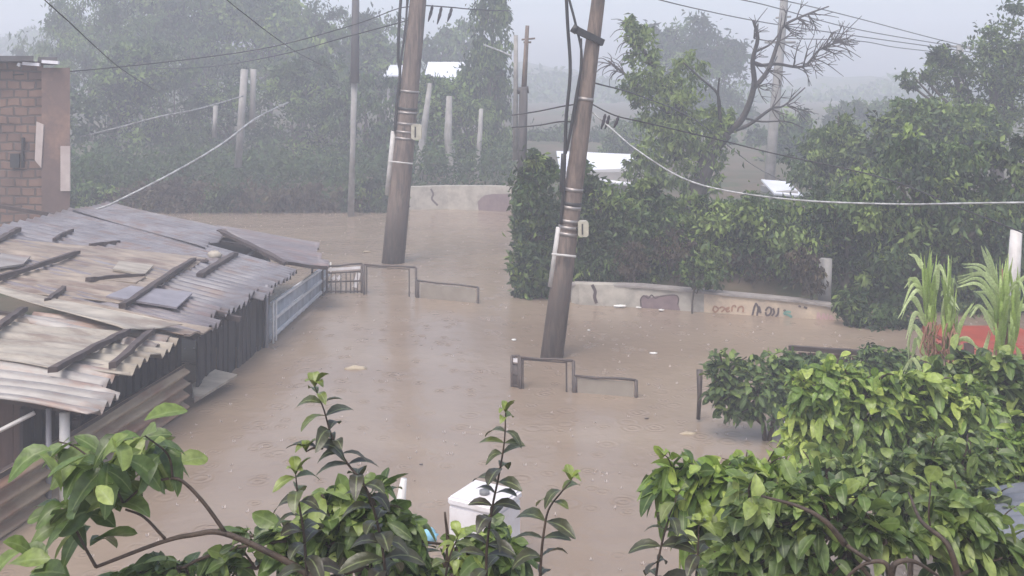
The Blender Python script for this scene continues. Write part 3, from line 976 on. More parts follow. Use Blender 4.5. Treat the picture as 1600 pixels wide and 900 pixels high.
for (a, c, yy) in ((36, 62, 99), (66, 92, 96), (28, 32, 100)):
    b.beam(P(a, yy, d - 0.16), P(c, yy + 2, d - 0.16), 0.06, 0.06)
b.build('edge_highlight', M['highlight_white'], root)  # pale strips stand in for highlights on the slab edge
b = MB(); b.box(P(34, 0, d)[0], P(37, 0, d)[0], d - 0.02, d + 0.04, P(0, 215, d)[2], P(0, 262, d)[2]); b.box(P(16, 0, d)[0], P(30, 0, d)[0], d - 0.01, d + 0.04, P(0, 262, d)[2], P(0, 240, d)[2])
b.build('wall_hole', M['window_dark'], root)


# ------------------------------------------------------------------ corrugated sheets
def sheet(a, b_, c, d_, pitch=0.22, amp=0.022, nu=10, sag=0.012, jag=0.03, th=0.008, seed=0):
    """corners far-left, far-right, near-right, near-left; the waves run left to right"""
    rr = random.Random(seed)
    a, b_, c, d_ = [np.array(q, float) for q in (a, b_, c, d_)]
    n = np.cross(b_ - a, d_ - a)
    n /= np.linalg.norm(n)
    if n[2] < 0:
        n = -n
    length = 0.5 * (np.linalg.norm(d_ - a) + np.linalg.norm(c - b_))
    waves = max(1, round(length / pitch))
    nv = waves * 8 + 1
    ph = rr.uniform(0, 6.28)
    s1, s2 = rr.uniform(0, 6), rr.uniform(0, 6)
    ends = [rr.uniform(-jag, jag) for _ in range(max(2, waves // 4 + 2))]
    top = np.zeros((nv, nu + 1, 3))
    for j in range(nv):
        v = j / (nv - 1)
        e = ends[min(len(ends) - 1, int(v * (len(ends) - 1)))]
        for i in range(nu + 1):
            u = i / nu
            p = (a * (1 - u) + b_ * u) * (1 - v) + (d_ * (1 - u) + c * u) * v
            if i == nu:
                p = p + (b_ - a) / np.linalg.norm(b_ - a) * e
            hgt = amp * math.sin(2 * math.pi * v * waves + ph) + sag * (math.sin(u * 5 + s1) + math.sin(v * 7 + s2 + u * 2))
            top[j, i] = p + n * hgt
    bot = top - n * th
    mb = MB()
    N_ = nv * (nu + 1)
    vs = list(top.reshape(-1, 3)) + list(bot.reshape(-1, 3))
    q = lambda j, i: j * (nu + 1) + i
    fs = []
    for j in range(nv - 1):
        for i in range(nu):
            f = (q(j, i), q(j, i + 1), q(j + 1, i + 1), q(j + 1, i))
            fs.append(f)
            fs.append(tuple(N_ + t for t in reversed(f)))
    for j in range(nv - 1):
        for i in (0, nu):
            fs.append((q(j, i), q(j + 1, i), N_ + q(j + 1, i), N_ + q(j, i)))
    for i in range(nu):
        for j in (0, nv - 1):
            fs.append((q(j, i), q(j, i + 1), N_ + q(j, i + 1), N_ + q(j, i)))
    mb.add(vs, fs, True)
    return mb


def R4(pts, dz=0.0):
    return [R(a, b, dz) for a, b in pts]


# ---- the far, grey roofed shack
root = thing('tin_shack', (-5.5, 15, 0), 'flooded shack under the large grey corrugated roof beside the silvery fence', 'shack', 'shacks by the flood')
for i, (q, dz, mt, pt, am) in enumerate([
    ([(112, 326), (470, 424), (405, 462), (-30, 362)], 0.0, 'tin_grey', 0.2, 0.042),
    ([(-50, 352), (410, 456), (352, 492), (-60, 392)], -0.004, 'tin_grey', 0.2, 0.044),
    ([(-60, 385), (358, 486), (298, 524), (-60, 432)], 0.0, 'tin_mauve', 0.2, 0.044),
    ([(165, 318), (352, 360), (330, 392), (112, 330)], 0.02, 'tin_grey', 0.2, 0.038),
    ([(338, 356), (507, 381), (503, 416), (440, 412)], -0.02, 'tin_mauve', 0.19, 0.036),
]):
    sheet(*R4(q, dz), pitch=pt, amp=am, seed=i, jag=0.13).build('roof_sheet', M[mt], root)
for i, (q, dz, mt, pt, am) in enumerate([
    ([(-40, 364), (322, 403), (262, 440), (-40, 402)], 0.05, 'tin_tan', 0.3, 0.006),
    ([(-40, 400), (258, 441), (196, 476), (-40, 446)], 0.052, 'tin_tan', 0.25, 0.012),
    ([(80, 462), (330, 512), (290, 522), (60, 474)], 0.045, 'tin_tan', 0.2, 0.012),
]):
    sheet(*R4(q, dz), pitch=pt, amp=am, seed=20 + i, th=0.02).build('roof_sheet', M[mt], root)
# walls of the shack under the eave
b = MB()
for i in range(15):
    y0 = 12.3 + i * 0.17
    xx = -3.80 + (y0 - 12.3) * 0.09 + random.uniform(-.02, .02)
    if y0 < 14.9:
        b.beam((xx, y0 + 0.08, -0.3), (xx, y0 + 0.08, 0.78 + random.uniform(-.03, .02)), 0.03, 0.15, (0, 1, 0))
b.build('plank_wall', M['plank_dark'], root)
b = MB()
x0 = P(416, 0, 14.75)[0]
b.box(x0 - 0.85, x0 - 0.02, 14.75, 14.80, -0.3, 0.82)
b.build('end_wall', M['plank_dark'], root)
b = MB()
b.tube([(x0 + 0.01, 14.74, -0.3), (x0 + 0.01, 14.74, 0.9)], 0.025, 6)
b.build('post', M['plank_pale'], root)
b = MB()
pA = P(352, 540, 14.4)
b.box(P(344, 0, 14.0)[0], P(360, 0, 14.0)[0], 13.96, 13.99, -0.3, 0.80)
b.build('plank', M['plank_pale'], root)
b = MB()
b.box(P(372, 0, 14.0)[0], P(377, 0, 14.0)[0], 14.0, 14.03, -0.3, 0.78)
b.build('plank', M['plank_pale'], root)
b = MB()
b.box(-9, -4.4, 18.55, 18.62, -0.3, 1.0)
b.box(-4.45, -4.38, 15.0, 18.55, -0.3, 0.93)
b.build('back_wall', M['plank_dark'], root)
b = MB()
for yy in (13.2, 15.6, 17.9):
    za = 0.85 - 0.06
    b.beam((-3.5, yy, za - 0.03), (-9.0, yy, za - 0.03 + 0.163 * 5.5), 0.07, 0.06)
b.build('rafter', M['batten'], root)
b = MB()
b.tube([(P(488, 0, 18.3)[0], 18.3, 0), (P(488, 0, 18.3)[0], 18.3, 0.62)], 0.022, 6)
b.tube([(P(504, 0, 18.3)[0], 18.3, 0), (P(504, 0, 18.3)[0], 18.3, 0.66)], 0.022, 6)
b.build('post', M['gate_dark'], root)

# ---- the near, cream and pink roofed shack
root = thing('tin_shack', (-5.0, 10.5, 0), 'flooded shack under the nearer cream and pinkish patched roof', 'shack', 'shacks by the flood')
for i, (q, dz, mt, pt, am) in enumerate([
    ([(-70, 540), (200, 578), (128, 646), (-70, 618)], -0.012, 'tin_pink', 0.22, 0.042),
    ([(-70, 490), (262, 530), (196, 588), (-70, 548)], -0.004, 'tin_cream', 0.22, 0.036),
    ([(60, 490), (303, 514), (250, 546), (20, 500)], 0.0, 'tin_pink', 0.22, 0.036),
    ([(-70, 505), (205, 520), (86, 577), (-70, 552)], 0.04, 'tin_cream', 0.24, 0.012),
    ([(-30, 438), (296, 512), (206, 520), (-20, 450)], 0.10, 'tin_cream', 0.5, 0.003),
]):
    sheet(*R4(q, dz), pitch=pt, amp=am, seed=40 + i, jag=0.14, th=0.009).build('roof_sheet', M[mt], root)
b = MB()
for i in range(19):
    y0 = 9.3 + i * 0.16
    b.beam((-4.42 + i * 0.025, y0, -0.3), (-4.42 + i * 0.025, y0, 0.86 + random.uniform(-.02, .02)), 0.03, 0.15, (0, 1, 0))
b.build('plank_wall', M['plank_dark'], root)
b = MB()
for i in range(10):
    b.beam((-6.0 + i * 0.165, 9.45 + random.uniform(-.01, .01), -0.3), (-6.0 + i * 0.165, 9.45, 0.92), 0.158, 0.03, (0, 1, 0))
b.build('front_wall', M['plank_brown'], root)
b = MB()
b.tube([(P(101, 0, 9.2)[0], 9.2, -0.2), (P(101, 0, 9.2)[0], 9.2, 0.84)], 0.045, 8)
b.build('post', M['white_dirty'], root)
b = MB()
b.tube([(P(76, 0, 9.25)[0], 9.25, -0.2), (P(76, 0, 9.25)[0], 9.25, 0.86)], 0.025, 8)
b.build('post', M['plank_pale'], root)
b = MB()
b.tube([P(-20, 683, 9.0), P(54, 645, 9.1)], 0.02, 6)
b.build('brace', M['white_dirty'], root)
b = MB()
for yy in (9.3, 10.6, 11.8):
    b.beam((-3.9, yy, 0.82), (-7.5, yy, 0.82 + 0.163 * 3.6), 0.06, 0.06)
b.build('rafter', M['batten'], root)

# ---- battens and loose boards weighing the roofs down
BG = 'battens lying on the tin roofs'
for (p, q, dz, wd, lab) in [
    ((342, 361), (446, 412), 0.06, 0.10, 'dark batten at the far ridge edge of the grey roof'),
    ((368, 396), (312, 430), 0.07, 0.10, 'short dark batten beside the pale bag on the grey roof'),
    ((302, 405), (192, 478), 0.10, 0.08, 'long crooked batten crossing the grey roof onto the flat panel'),
    ((122, 394), (-20, 440), 0.10, 0.07, 'long dark batten across the tan sheets at the left edge'),
    ((240, 514), (176, 571), 0.07, 0.07, 'batten nearest the eave of the cream and pink roof'),
    ((199, 518), (81, 578), 0.10, 0.075, 'longest batten on the cream sheet of the nearer roof'),
    ((38, 482), (-30, 530), 0.10, 0.08, 'batten over the dark hole in the nearer roof'),
    ((186, 378), (141, 383), 0.05, 0.05, 'small batten lying alone high on the grey roof'),
    ((112, 360), (84, 375), 0.06, 0.05, 'short batten near the foot of the brick building'),
    ((30, 358), (-14, 382), 0.08, 0.08, 'batten at the upper left corner of the tan sheets'),
    ((100, 450), (74, 470), 0.09, 0.06, 'stub of batten at the lower edge of the tan sheets'),
    ((225, 430), (138, 437), 0.10, 0.05, 'thin strip of wood in the middle of the tan sheets'),
]:
    mb = MB()
    a, b2 = Vector(R(*p, dz)), Vector(R(*q, dz))
    mid = (a + b2) / 2 + Vector((random.uniform(-.03, .03), random.uniform(-.03, .03), random.uniform(0, .01)))
    nseg = 9
    ln = smooth_path([a, mid, b2], 5)
    ax_ = (b2 - a).normalized()
    sd_ = ax_.cross(Vector((0, 0, 1))).normalized()
    up_ = sd_.cross(ax_)
    vs, fs = [], []
    for i, p in enumerate(ln):
        p = Vector(p)
        ww, hh = wd * 0.5 * random.uniform(.78, 1.1), 0.03 * random.uniform(.7, 1.15)
        sh = random.uniform(-.008, .008)
        skew = random.uniform(-.025, .025) if i in (0, len(ln) - 1) else 0
        for kx, kz in ((-1, -1), (1, -1), (1, 1), (-1, 1)):
            vs.append(p + sd_ * (kx * ww + sh) + up_ * (kz * hh) + ax_ * (skew * kx))
    m_ = len(ln)
    for i in range(m_ - 1):
        for k in range(4):
            fs.append((i * 4 + k, i * 4 + (k + 1) % 4, i * 4 + 4 + (k + 1) % 4, i * 4 + 4 + k))
    fs += [(3, 2, 1, 0), tuple((m_ - 1) * 4 + k for k in range(4))]
    mb.add(vs, fs)
    tag(mb.build('wooden_batten', M['batten'], None), lab, 'batten', BG)
for (q, dz, mt, lab) in [
    ([(204, 446), (301, 457), (276, 480), (166, 462)], 0.085, 'panel_grey', 'flat grey panel lying loose on the corrugated roof'),
    ([(150, 424), (228, 432), (212, 441), (134, 434)], 0.09, 'tin_tan', 'narrow tan panel lying on the tan sheets'),
    ([(2, 396), (48, 400), (36, 412), (-20, 420)], 0.11, 'tin_pink', 'pinkish panel at the left edge of the tan sheets'),
    ([(186, 408), (240, 414), (226, 428), (176, 420)], 0.10, 'tin_cream', 'pale panel lying near the middle of the tan sheets'),
]:
    mb = MB(); mb.quadprism(R4(q, dz), 0.025)
    tag(mb.build('loose_panel', M[mt]), lab, 'panel', 'loose panels on the tin roofs')


def lump(name, c, r, mt, label, cat, group=None, sq=(1, 1, 0.7), seed=1):
    rr = random.Random(seed)
    mb = MB()
    vs, fs = [], []
    nu, nv = 12, 7
    for j in range(nv + 1):
        th = math.pi * j / nv
        for i in range(nu):
            ph = 2 * math.pi * i / nu
            k = 1 + rr.uniform(-.22, .22)
            vs.append((c[0] + r * sq[0] * k * math.sin(th) * math.cos(ph), c[1] + r * sq[1] * k * math.sin(th) * math.sin(ph), c[2] + r * sq[2] * k * math.cos(th)))
    for j in range(nv):
        for i in range(nu):
            fs.append((j * nu + i, j * nu + (i + 1) % nu, (j + 1) * nu + (i + 1) % nu, (j + 1) * nu + i))
    mb.add(vs, fs, True)
    return tag(mb.build(name, M[mt]), label, cat, group)


lump('plastic_bag', R(335, 399, 0.07), 0.095, 'tin_cream', 'pale crumpled bag sitting on the grey roof', 'bag', None, (1.15, .8, .75), 3)
lump('roof_rubble', R(312, 409, 0.05), 0.06, 'batten', 'lump of brown rubble on the roof beside the pale bag', 'rubble', None, (2.2, 1, .6), 4)

# ---- rusty corrugated fence along the near shack, waves lying lengthwise
wp = W(291, 642)
A = np.array([wp[0], wp[1]])
B = np.array([-4.62, 6.3])
mb = MB()
nl, nz_ = 24, 49
dirv = (A - B) / np.linalg.norm(A - B)
nv2 = np.array([dirv[1], -dirv[0]])
vs, fs = [], []
for k in range(2):
    for j in range(nz_):
        for i in range(nl):
            t = i / (nl - 1)
            zz = -0.12 + 0.66 * j / (nz_ - 1)
            off = 0.045 * math.sin(zz / 0.135 * 2 * math.pi) + 0.012 * math.sin(t * 9) * (j / nz_) - 0.006 * k
            p = B + (A - B) * t + nv2 * off
            vs.append((p[0], p[1], zz + 0.012 * math.sin(t * 7 + 1)))
n0 = nl * nz_
for j in range(nz_ - 1):
    for i in range(nl - 1):
        f = (j * nl + i, j * nl + i + 1, (j + 1) * nl + i + 1, (j + 1) * nl + i)
        fs.append(f)
        fs.append(tuple(n0 + t for t in reversed(f)))
for i in range(nl - 1):
    j = nz_ - 1
    fs.append((j * nl + i, j * nl + i + 1, n0 + j * nl + i + 1, n0 + j * nl + i))
mb.add(vs, fs, True)
root = thing('corrugated_fence', (A[0], A[1], 0), 'rusty tan corrugated fence standing in the water below the nearer roof', 'fence')
mb.build('panel', M['rust_tin'], root)
b = MB()
pp = B + (A - B) * 0.62 - nv2 * 0.06
b.beam((pp[0], pp[1], -.2), (pp[0], pp[1], 0.6), 0.06, 0.06, (0, 1, 0))
b.build('post', M['batten'], root)
b = MB()
e0, e1 = A - nv2 * 0.05, B - nv2 * 0.05
b.beam((e0[0], e0[1], 0.50), (e1[0], e1[1], 0.50), 0.05, 0.05)
b.build('rail', M['batten'], root)

mb = MB()
q = [W(300, 600, 0.16), W(336, 577, 0.2), W(371, 585, 0.17), W(304, 626, 0.1)]
mb.quadprism(q, 0.03)
root = thing('shelf_board', (W(330, 620)[0], W(330, 620)[1], 0), 'pale board sticking out over the water past the rusty fence', 'board')
mb.build('top', M['tin_cream'], root)
for (a, c) in ((304, 608), (328, 598)):
    b = MB()
    p = W(a, c, 0.1)
    b.beam((p[0], p[1], -.3), (p[0], p[1], 0.08), 0.04, 0.04, (0, 1, 0))
    b.build('support', M['white_dirty'], root)

# ---- silvery sheet fence running away along the far shack
a0, a1 = np.array(W(420, 536)[:2]), np.array(W(511, 452)[:2])
root = thing('sheet_fence', (a0[0], a0[1], 0), 'silvery sheet metal fence with pale rails beside the far shack', 'fence')
mb = MB()
n = 60
vs, fs = [], []
dv = (a1 - a0) / np.linalg.norm(a1 - a0)
nn = np.array([dv[1], -dv[0]])
for k in range(2):
    for z_ in (-.2, 0.56):
        for i in range(n):
            t = i / (n - 1)
            p = a0 + (a1 - a0) * t + nn * (0.010 * math.sin(t * 95) - 0.006 * k)
            vs.append((p[0], p[1], z_ * (1 - 0.18 * t)))
for i in range(n - 1):
    fs += [(i, i + 1, n + i + 1, n + i), (3 * n + i, 3 * n + i + 1, 2 * n + i + 1, 2 * n + i), (n + i, n + i + 1, 3 * n + i + 1, 3 * n + i)]
mb.add(vs, fs, True)
mb.build('panel', M['zinc'], root)
for zz in (0.08, 0.32, 0.57):
    b = MB()
    p, q = a0 + nn * 0.03, a1 + nn * 0.03
    b.beam((p[0], p[1], zz), (q[0], q[1], zz * 0.82), 0.035, 0.045)
    b.build('rail', M['zinc_rail'], root)
for t in (0.0, 0.04, 1.0):
    b = MB()
    p = a0 + (a1 - a0) * t + nn * 0.065
    b.tube([(p[0], p[1], -.3), (p[0], p[1], 0.6 - .1 * t)], 0.018, 6)
    b.build('post', M['white_dirty'], root)


# ------------------------------------------------------------------ gates in the flood
def gate_set(pts, labels, group):
    """pts: photo rows/columns of the three gates: grille, tall frame, low frame; (px0, top0, bot0, px1, top1, bot1)"""
    for kind, p, lab in zip(('barred_gate', 'framed_gate', 'low_gate'), pts, labels):
        if p is None:
            continue
        x0, t0, b0, x1, t1, b1 = p
        A0, A1 = Vector(W(x0, b0)), Vector(W(x1, b1))
        z0, z1 = P(x0, t0, A0.y)[2], P(x1, t1, A1.y)[2]
        root = thing(kind, A0, lab, 'gate', group)
        T0, T1 = A0 + Vector((0, 0, z0)), A1 + Vector((0, 0, z1))
        D0, D1 = A0 + Vector((0, 0, -.4)), A1 + Vector((0, 0, -.4))
        r = 0.017
        lerp = lambda t, f: (A0.lerp(A1, t) + Vector((0, 0, f * (z0 + (z1 - z0) * t))))
        for e in ((D0, T0), (D1, T1)):
            b = MB(); b.tube(list(e), r * 1.25, 7); b.build('post', M['gate_dark'], root)
        b = MB(); b.tube([T0, T0.lerp(T1, .35) + Vector((0, 0, -.008)), T0.lerp(T1, .7) + Vector((0, 0, .008)), T1], r, 7); b.build('top_rail', M['gate_dark'], root)
        if kind == 'barred_gate':
            b = MB(); b.tube([lerp(0, .42), lerp(1, .42)], r, 6); b.build('rail', M['gate_dark'], root)
            b = MB(); b.tube([lerp(0, .06), lerp(1, .06)], r, 6); b.build('rail', M['gate_dark'], root)
            b = MB(); b.tube([lerp(0.02, .74), lerp(.98, .74)], r * .9, 6); b.build('rail', M['gate_dark'], root)
            b = MB(); b.beam(lerp(.02, .87), lerp(.97, .87), 0.012, 0.05); b.build('top_panel', M['white_paint'], root)
            b = MB()
            for t in (.12, .25, .4, .55, .68, .78, .88):
                b.tube([lerp(t, -.3), lerp(t, .74)], 0.011, 5)
            b.build('bars', M['gate_dark'], root)
            for (t0_, f0, t1_, f1, hh) in ((.16, .5, .25, .62, .06), (.3, .5, .39, .6, .06), (.8, .2, .92, .7, .08)):
                b = MB(); b.beam(lerp(t0_, f0), lerp(t1_, f1), 0.01, hh); b.build('scrap', M['white_paint'], root)
        if kind == 'framed_gate':
            b = MB(); b.beam(lerp(.87, -.4), lerp(.87, .96), 0.02, 0.02, (0, 1, 0)); b.build('post', M['gate_dark'], root)
            b = MB(); b.beam(lerp(.05, -.4), lerp(.05, .96), 0.02, 0.02, (0, 1, 0)); b.build('post', M['gate_dark'], root)
            b = MB(); b.tube([lerp(.05, .93), lerp(.87, .93)], 0.009, 6); b.build('rail', M['gate_dark'], root)
        if kind == 'low_gate':
            b = MB()
            q = [lerp(.06, -.4), lerp(.96, -.4), lerp(.96, .86), lerp(.06, .86)]
            o = Vector((0, .012, 0))
            b.add(q + [v + o for v in q], [(0, 1, 2, 3), (7, 6, 5, 4), (0, 4, 5, 1), (1, 5, 6, 2), (2, 6, 7, 3), (3, 7, 4, 0)])
            b.build('panel', M['gate_mesh'], root)
            b = MB(); b.tube([lerp(.03, -.4), lerp(.03, .95)], r, 6); b.build('post', M['gate_dark'], root)


gate_set([(511, 416, 458, 565, 412, 458), (569, 413, 460, 650, 418, 464), (651, 438, 465, 747, 449, 474)],
         ['barred gate with a white top panel at the end of the silvery fence', 'framed gate standing in the flood at the foot of the big upright pole',
          'low half sunk gate right of the framed gate by the big upright pole'], 'gates standing in the flood')
gate_set([(800, 556, 604, 811, 557, 606), (813, 558, 607, 896, 564, 613), (897, 587, 613, 994, 594, 621)],
         ['narrow barred gate left of the framed gate by the leaning pole', 'framed gate standing in the flood at the foot of the leaning pole',
          'low half sunk gate right of the framed gate by the leaning pole'], 'gates standing in the flood')


# ------------------------------------------------------------------ utility poles
def lattice_bits(root, base, top, r0, r1, items):
    base, top = Vector(base), Vector(top)
    ax = (top - base)
    side = Vector((1, 0, 0))
    for it in items:
        if it[0] == 'band':
            c = base + ax * it[1]
            r = r0 + (r1 - r0) * it[1]
            b = MB(); b.tube([c - ax.normalized() * 0.025, c + ax.normalized() * 0.025], r * 1.05, 18); b.build('band', M['band' if it[2] else 'cable'], root)


def big_pole(d, base, top, r0, r1, label, bands, conduit, meter, cables, strap):
    bp, tp = Vector(P(*base, d)), Vector(P(*top, d))
    bp.z = 0
    root = thing('utility_pole', bp, label, 'utility pole', 'tall utility poles in the water')
    n = 14
    pts = [bp + (tp - bp) * (i / (n - 1)) for i in range(n)]
    pts[0] = bp + (bp - tp).normalized() * 0.6
    b = MB(); b.tube(pts, [r0, r1], 20); b.build('pole', M['pole'], root)

    def frac(py):
        return (base[1] - py) / (base[1] - top[1])
    lattice_bits(root, bp, tp, r0, r1, [('band', frac(y), k) for y, k in bands])
    s = d / F
    # conduit along the left side
    b = MB()
    c0, c1 = P(conduit[0], conduit[1], d - 0.05), P(conduit[2], conduit[3], d - 0.05)
    b.tube([c0, c1], 7 * s * 0.6, 9); b.build('conduit', M['conduit'], root)
    b = MB()
    sx0, sy, sx1 = strap
    b.tube([P(sx0, sy, d - r0 - .03), P(sx1, sy + 4, d - r0 - .03)], 0.018, 6); b.build('strap', M['conduit'], root)
    mx, my = meter
    b = MB()
    c = Vector(P(mx, my, d - 0.12))
    w_, h_ = 8 * s, 12 * s
    prof = [(-w_, -h_ * .8), (-w_ * .6, -h_), (w_ * .6, -h_), (w_, -h_ * .8), (w_, h_ * .8), (w_ * .6, h_), (-w_ * .6, h_), (-w_, h_ * .8)]
    k = len(prof)
    b.add([(c.x + x, c.y - .07, c.z + z) for x, z in prof] + [(c.x + x, c.y + .07, c.z + z) for x, z in prof],
          [tuple(range(k)), tuple(reversed(range(k, 2 * k)))] + [(i, i + k, (i + 1) % k + k, (i + 1) % k) for i in range(k)])
    mo = b.build('meter_box', M['meter'], root)
    b = MB(); b.box(c.x - w_ * .35, c.x - w_ * .05, c.y - .078, c.y - .06, c.z - h_ * .7, c.z + h_ * .7); b.build('slot', M['cable'], mo)
    b = MB(); b.tube([(c.x - w_, c.y, c.z), (c.x - w_ * 1.8, c.y + .1, c.z)], 0.02, 6); b.build('bracket', M['cable'], mo)
    for cb, rr in cables:
        b = MB()
        b.tube(smooth_path([P(x, y, d - 0.1) for x, y in cb], 5), rr, 6)
        b.build('cable', M['cable'], root)
    return root


big_pole(21.7, (614, 410), (660, -70), 0.245, 0.165, 'thick upright wooden utility pole rising from the water behind the framed gate',
         [(143, 1), (170, 0), (176, 1), (193, 1), (206, 1), (216, 1)], (605, 305, 615, 205), (651, 206),
         [([(628, -20), (624, 30), (622, 90), (625, 115), (620, 160), (617, 205)], 0.035), ([(637, -20), (634, 40), (627, 90), (625, 115)], 0.025), ([(640, -20), (632, 50), (626, 105), (623, 150)], 0.02)], (607, 252, 645))
rp = big_pole(14.2, (862, 558), (944, -70), 0.162, 0.085, 'leaning brown utility pole with a stub arm rising from the water on the right',
              [(296, 1), (318, 0), (324, 1), (345, 1), (355, 1), (365, 1), (155, 1)], (860, 448, 873, 355), (911, 357),
              [([(884, -20), (887, 40), (891, 110), (885, 180), (883, 230), (880, 300), (876, 350)], 0.024), ([(884, -20), (900, 40), (909, 90), (900, 150), (890, 210), (884, 240)], 0.018), ([(908, 60), (907, 110), (899, 170), (886, 235)], 0.016), ([(880, 240), (877, 300)], 0.03)], (862, 397, 900))
b = MB(); b.beam(P(942, 67, 14.15), P(897, 45, 14.0), 0.07, 0.09); b.build('arm', M['cable'], rp)
b = MB(); b.tube([P(894, 43, 14.0), P(902, 48, 14.0)], 0.062, 10); b.build('insulator', M['cable'], rp)


def simple_pole(name, d, pts, r, mt, label, cat='pole', group=None, bars=(), base_z=None):
    b0 = P(pts[0][0], pts[0][1], d)
    root = thing(name, (b0[0], d, b0[2]), label, cat, group)
    b = MB()
    q = [P(x, y, d) for x, y in pts]
    b.tube(q, r, 10)
    b.build('pole', M[mt], root)
    for (x0, y0, x1, y1, rr) in bars:
        b = MB(); b.tube([P(x0, y0, d), P(x1, y1, d)], rr, 6); b.build('crossarm', M[mt], root)
    return root


rt = simple_pole('far_pole', 29.2, [(548, 338), (551, 230), (554, 120)], [0.10, 0.075, 0.09], 'concrete', 'slim far pole at the left waterline with a pale foot and dark upper half', 'pole')
b = MB(); b.tube([P(554, 130, 29.1), P(555, 60, 29.1), P(556, -30, 29.1)], [0.13, 0.115, 0.10], 10); b.build('upper_sleeve', M['pole_dark'], rt)
PG = 'pale concrete posts among the bank trees'
simple_pole('concrete_post', 31.3, [(372, 262), (377, 185), (382, 108)], 0.11, 'concrete', 'tallest pale post of the pair among the left trees', 'post', PG)
simple_pole('concrete_post', 31.5, [(394, 200), (396, 108)], 0.09, 'concrete', 'shorter pale post just right of the tallest pale post', 'post', PG)
simple_pole('concrete_post', 31.6, [(335, 215), (337, 165)], 0.07, 'concrete', 'thin pale post standing left of the pair of pale posts', 'post', PG)
simple_pole('pale_trunk', 34.2, [(650, 310), (656, 250), (664, 190), (672, 130)], [0.16, 0.13, 0.11, 0.08], 'concrete', 'pale bare trunk right beside the big upright pole', 'trunk', 'pale trunks behind the left wall')
simple_pole('pale_trunk', 34.4, [(714, 310), (706, 255), (700, 215), (702, 150)], [0.22, 0.18, 0.14, 0.10], 'concrete', 'thick whitish trunk behind the low wall on the left bank', 'trunk', 'pale trunks behind the left wall')
simple_pole('pale_trunk', 34.6, [(744, 310), (745, 270), (749, 225), (752, 170)], [0.12, 0.1, 0.09, 0.07], 'concrete', 'thinner whitish trunk right of the thick whitish trunk', 'trunk', 'pale trunks behind the left wall')
simple_pole('concrete_post', 44, [(722, 190), (725, 100)], 0.17, 'concrete', 'misty pale post below the white roof on the left bank', 'post', PG)
simple_pole('utility_pole', 20.5, [(814, 330), (816, 240), (818, 140)], [0.105, 0.095, 0.09], 'pole_dark', 'dark thick pole above the corner trees with a cut top', 'utility pole', None, [(808, 142, 826, 140, 0.07)])
simple_pole('thin_mast', 20.6, [(818, 150), (821, 95), (824, 40)], [0.06, 0.05, 0.04], 'pole', 'thin mast rising from the top of the dark thick pole', 'mast', None, [(815, 62, 836, 60, 0.018), (818, 66, 830, 66, 0.02)])
simple_pole('thin_mast', 23, [(805, 250), (806, 120), (806, 55)], [0.06, 0.055, 0.05], 'concrete', 'grey mast left of the dark thick pole at the bank corner', 'mast')
simple_pole('utility_pole', 31, [(1199, 330), (1208, 200), (1224, 20), (1228, -40)], [0.16, 0.15, 0.12, 0.11], 'concrete', 'tall grey concrete pole in the mist behind the bare branches', 'utility pole', None, [(1195, 66, 1243, 66, 0.04), (1212, 28, 1236, 26, 0.03)])
simple_pole('utility_pole', 36, [(1500, 260), (1500, 70)], [0.15, 0.12], 'concrete', 'distant pole carrying three wires beside the upper right tree', 'utility pole', None, [(1480, 72, 1522, 75, 0.04)])
simple_pole('square_post', 16.85, [(1288, 478), (1290, 404)], 0.105, 'concrete', 'pale square post at the right end of the graffiti wall', 'post')
simple_pole('white_post', 13.0, [(1578, 520), (1588, 360)], [0.09, 0.07], 'white_dirty', 'whitish post rising behind the right cane clump', 'post')
simple_pole('iron_post', 11.5, [(1091, 655), (1093, 620), (1093, 578)], [0.022, 0.026, 0.036], 'gate_dark', 'rusty dark post standing alone in the water left of the small bush', 'post')
simple_pole('plastic_pipe', 9.7, [(1221, 740), (1230, 660)], 0.03, 'white_paint', 'white plastic pipe standing in the water under the small bush', 'pipe')
simple_pole('white_stake', 6.4, [(618, 850), (624, 800), (631, 748)], [0.04, 0.036, 0.02], 'white_dirty', 'white stake standing among the leaves below the middle of the yard', 'stake')


# ------------------------------------------------------------------ wires
def wire(pts, r, label, mt='cable', group='overhead wires', name='power_line'):
    q = smooth_path([P(*p) for p in pts], 8)
    b = MB(); b.tube(q, r, 5)
    return tag(b.build(name, M[mt]), label, 'wire', group)


wire([(650, 10, 21.6), (620, 14, 21.7), (555, 38, 22), (430, 72, 22), (300, 92, 21.5), (140, 109, 20.5), (20, 117, 19.4)], 0.012, 'long sagging wire from the big upright pole to the brick building')
wire([(648, 28, 21.6), (622, 36, 21.8), (540, 58, 23), (440, 85, 25), (330, 104, 28), (230, 108, 31)], 0.014, 'second sagging wire just below the longest wire on the left')
wire([(58, -14, 7), (70, 0, 7.4), (110, 36, 8.6), (146, 70, 10), (190, 108, 12.5), (240, 140, 16)], 0.005, 'short dark wire slanting in at the upper left corner')
wire([(340, -18, 8), (355, 0, 8.4), (395, 32, 9.6), (432, 60, 11), (470, 85, 14), (520, 110, 18)], 0.0045, 'short dark wire slanting in left of the dark far pole')
wire([(125, 214, 22), (190, 198, 22.5), (250, 182, 23), (310, 170, 24), (380, 150, 27)], 0.016, 'pale wire crossing the trees beside the brick building', 'cable_pale')
wire([(118, 332, 18.4), (160, 324, 18.4), (200, 306, 18.6), (270, 270, 19.2), (345, 226, 20.5), (400, 185, 22), (450, 160, 24)], 0.020, 'thick pale cable climbing from the grey roof into the trees', 'cable_pale')
wire([(655, 8, 21.6), (700, 11, 22), (745, 15, 23), (800, 17, 26)], 0.014, 'wire hung with black rags right of the big upright pole')
wire([(756, 70, 24), (780, 79, 22.5), (799, 87, 21)], 0.02, 'short pale wire in front of the drooping tree', 'cable_pale')
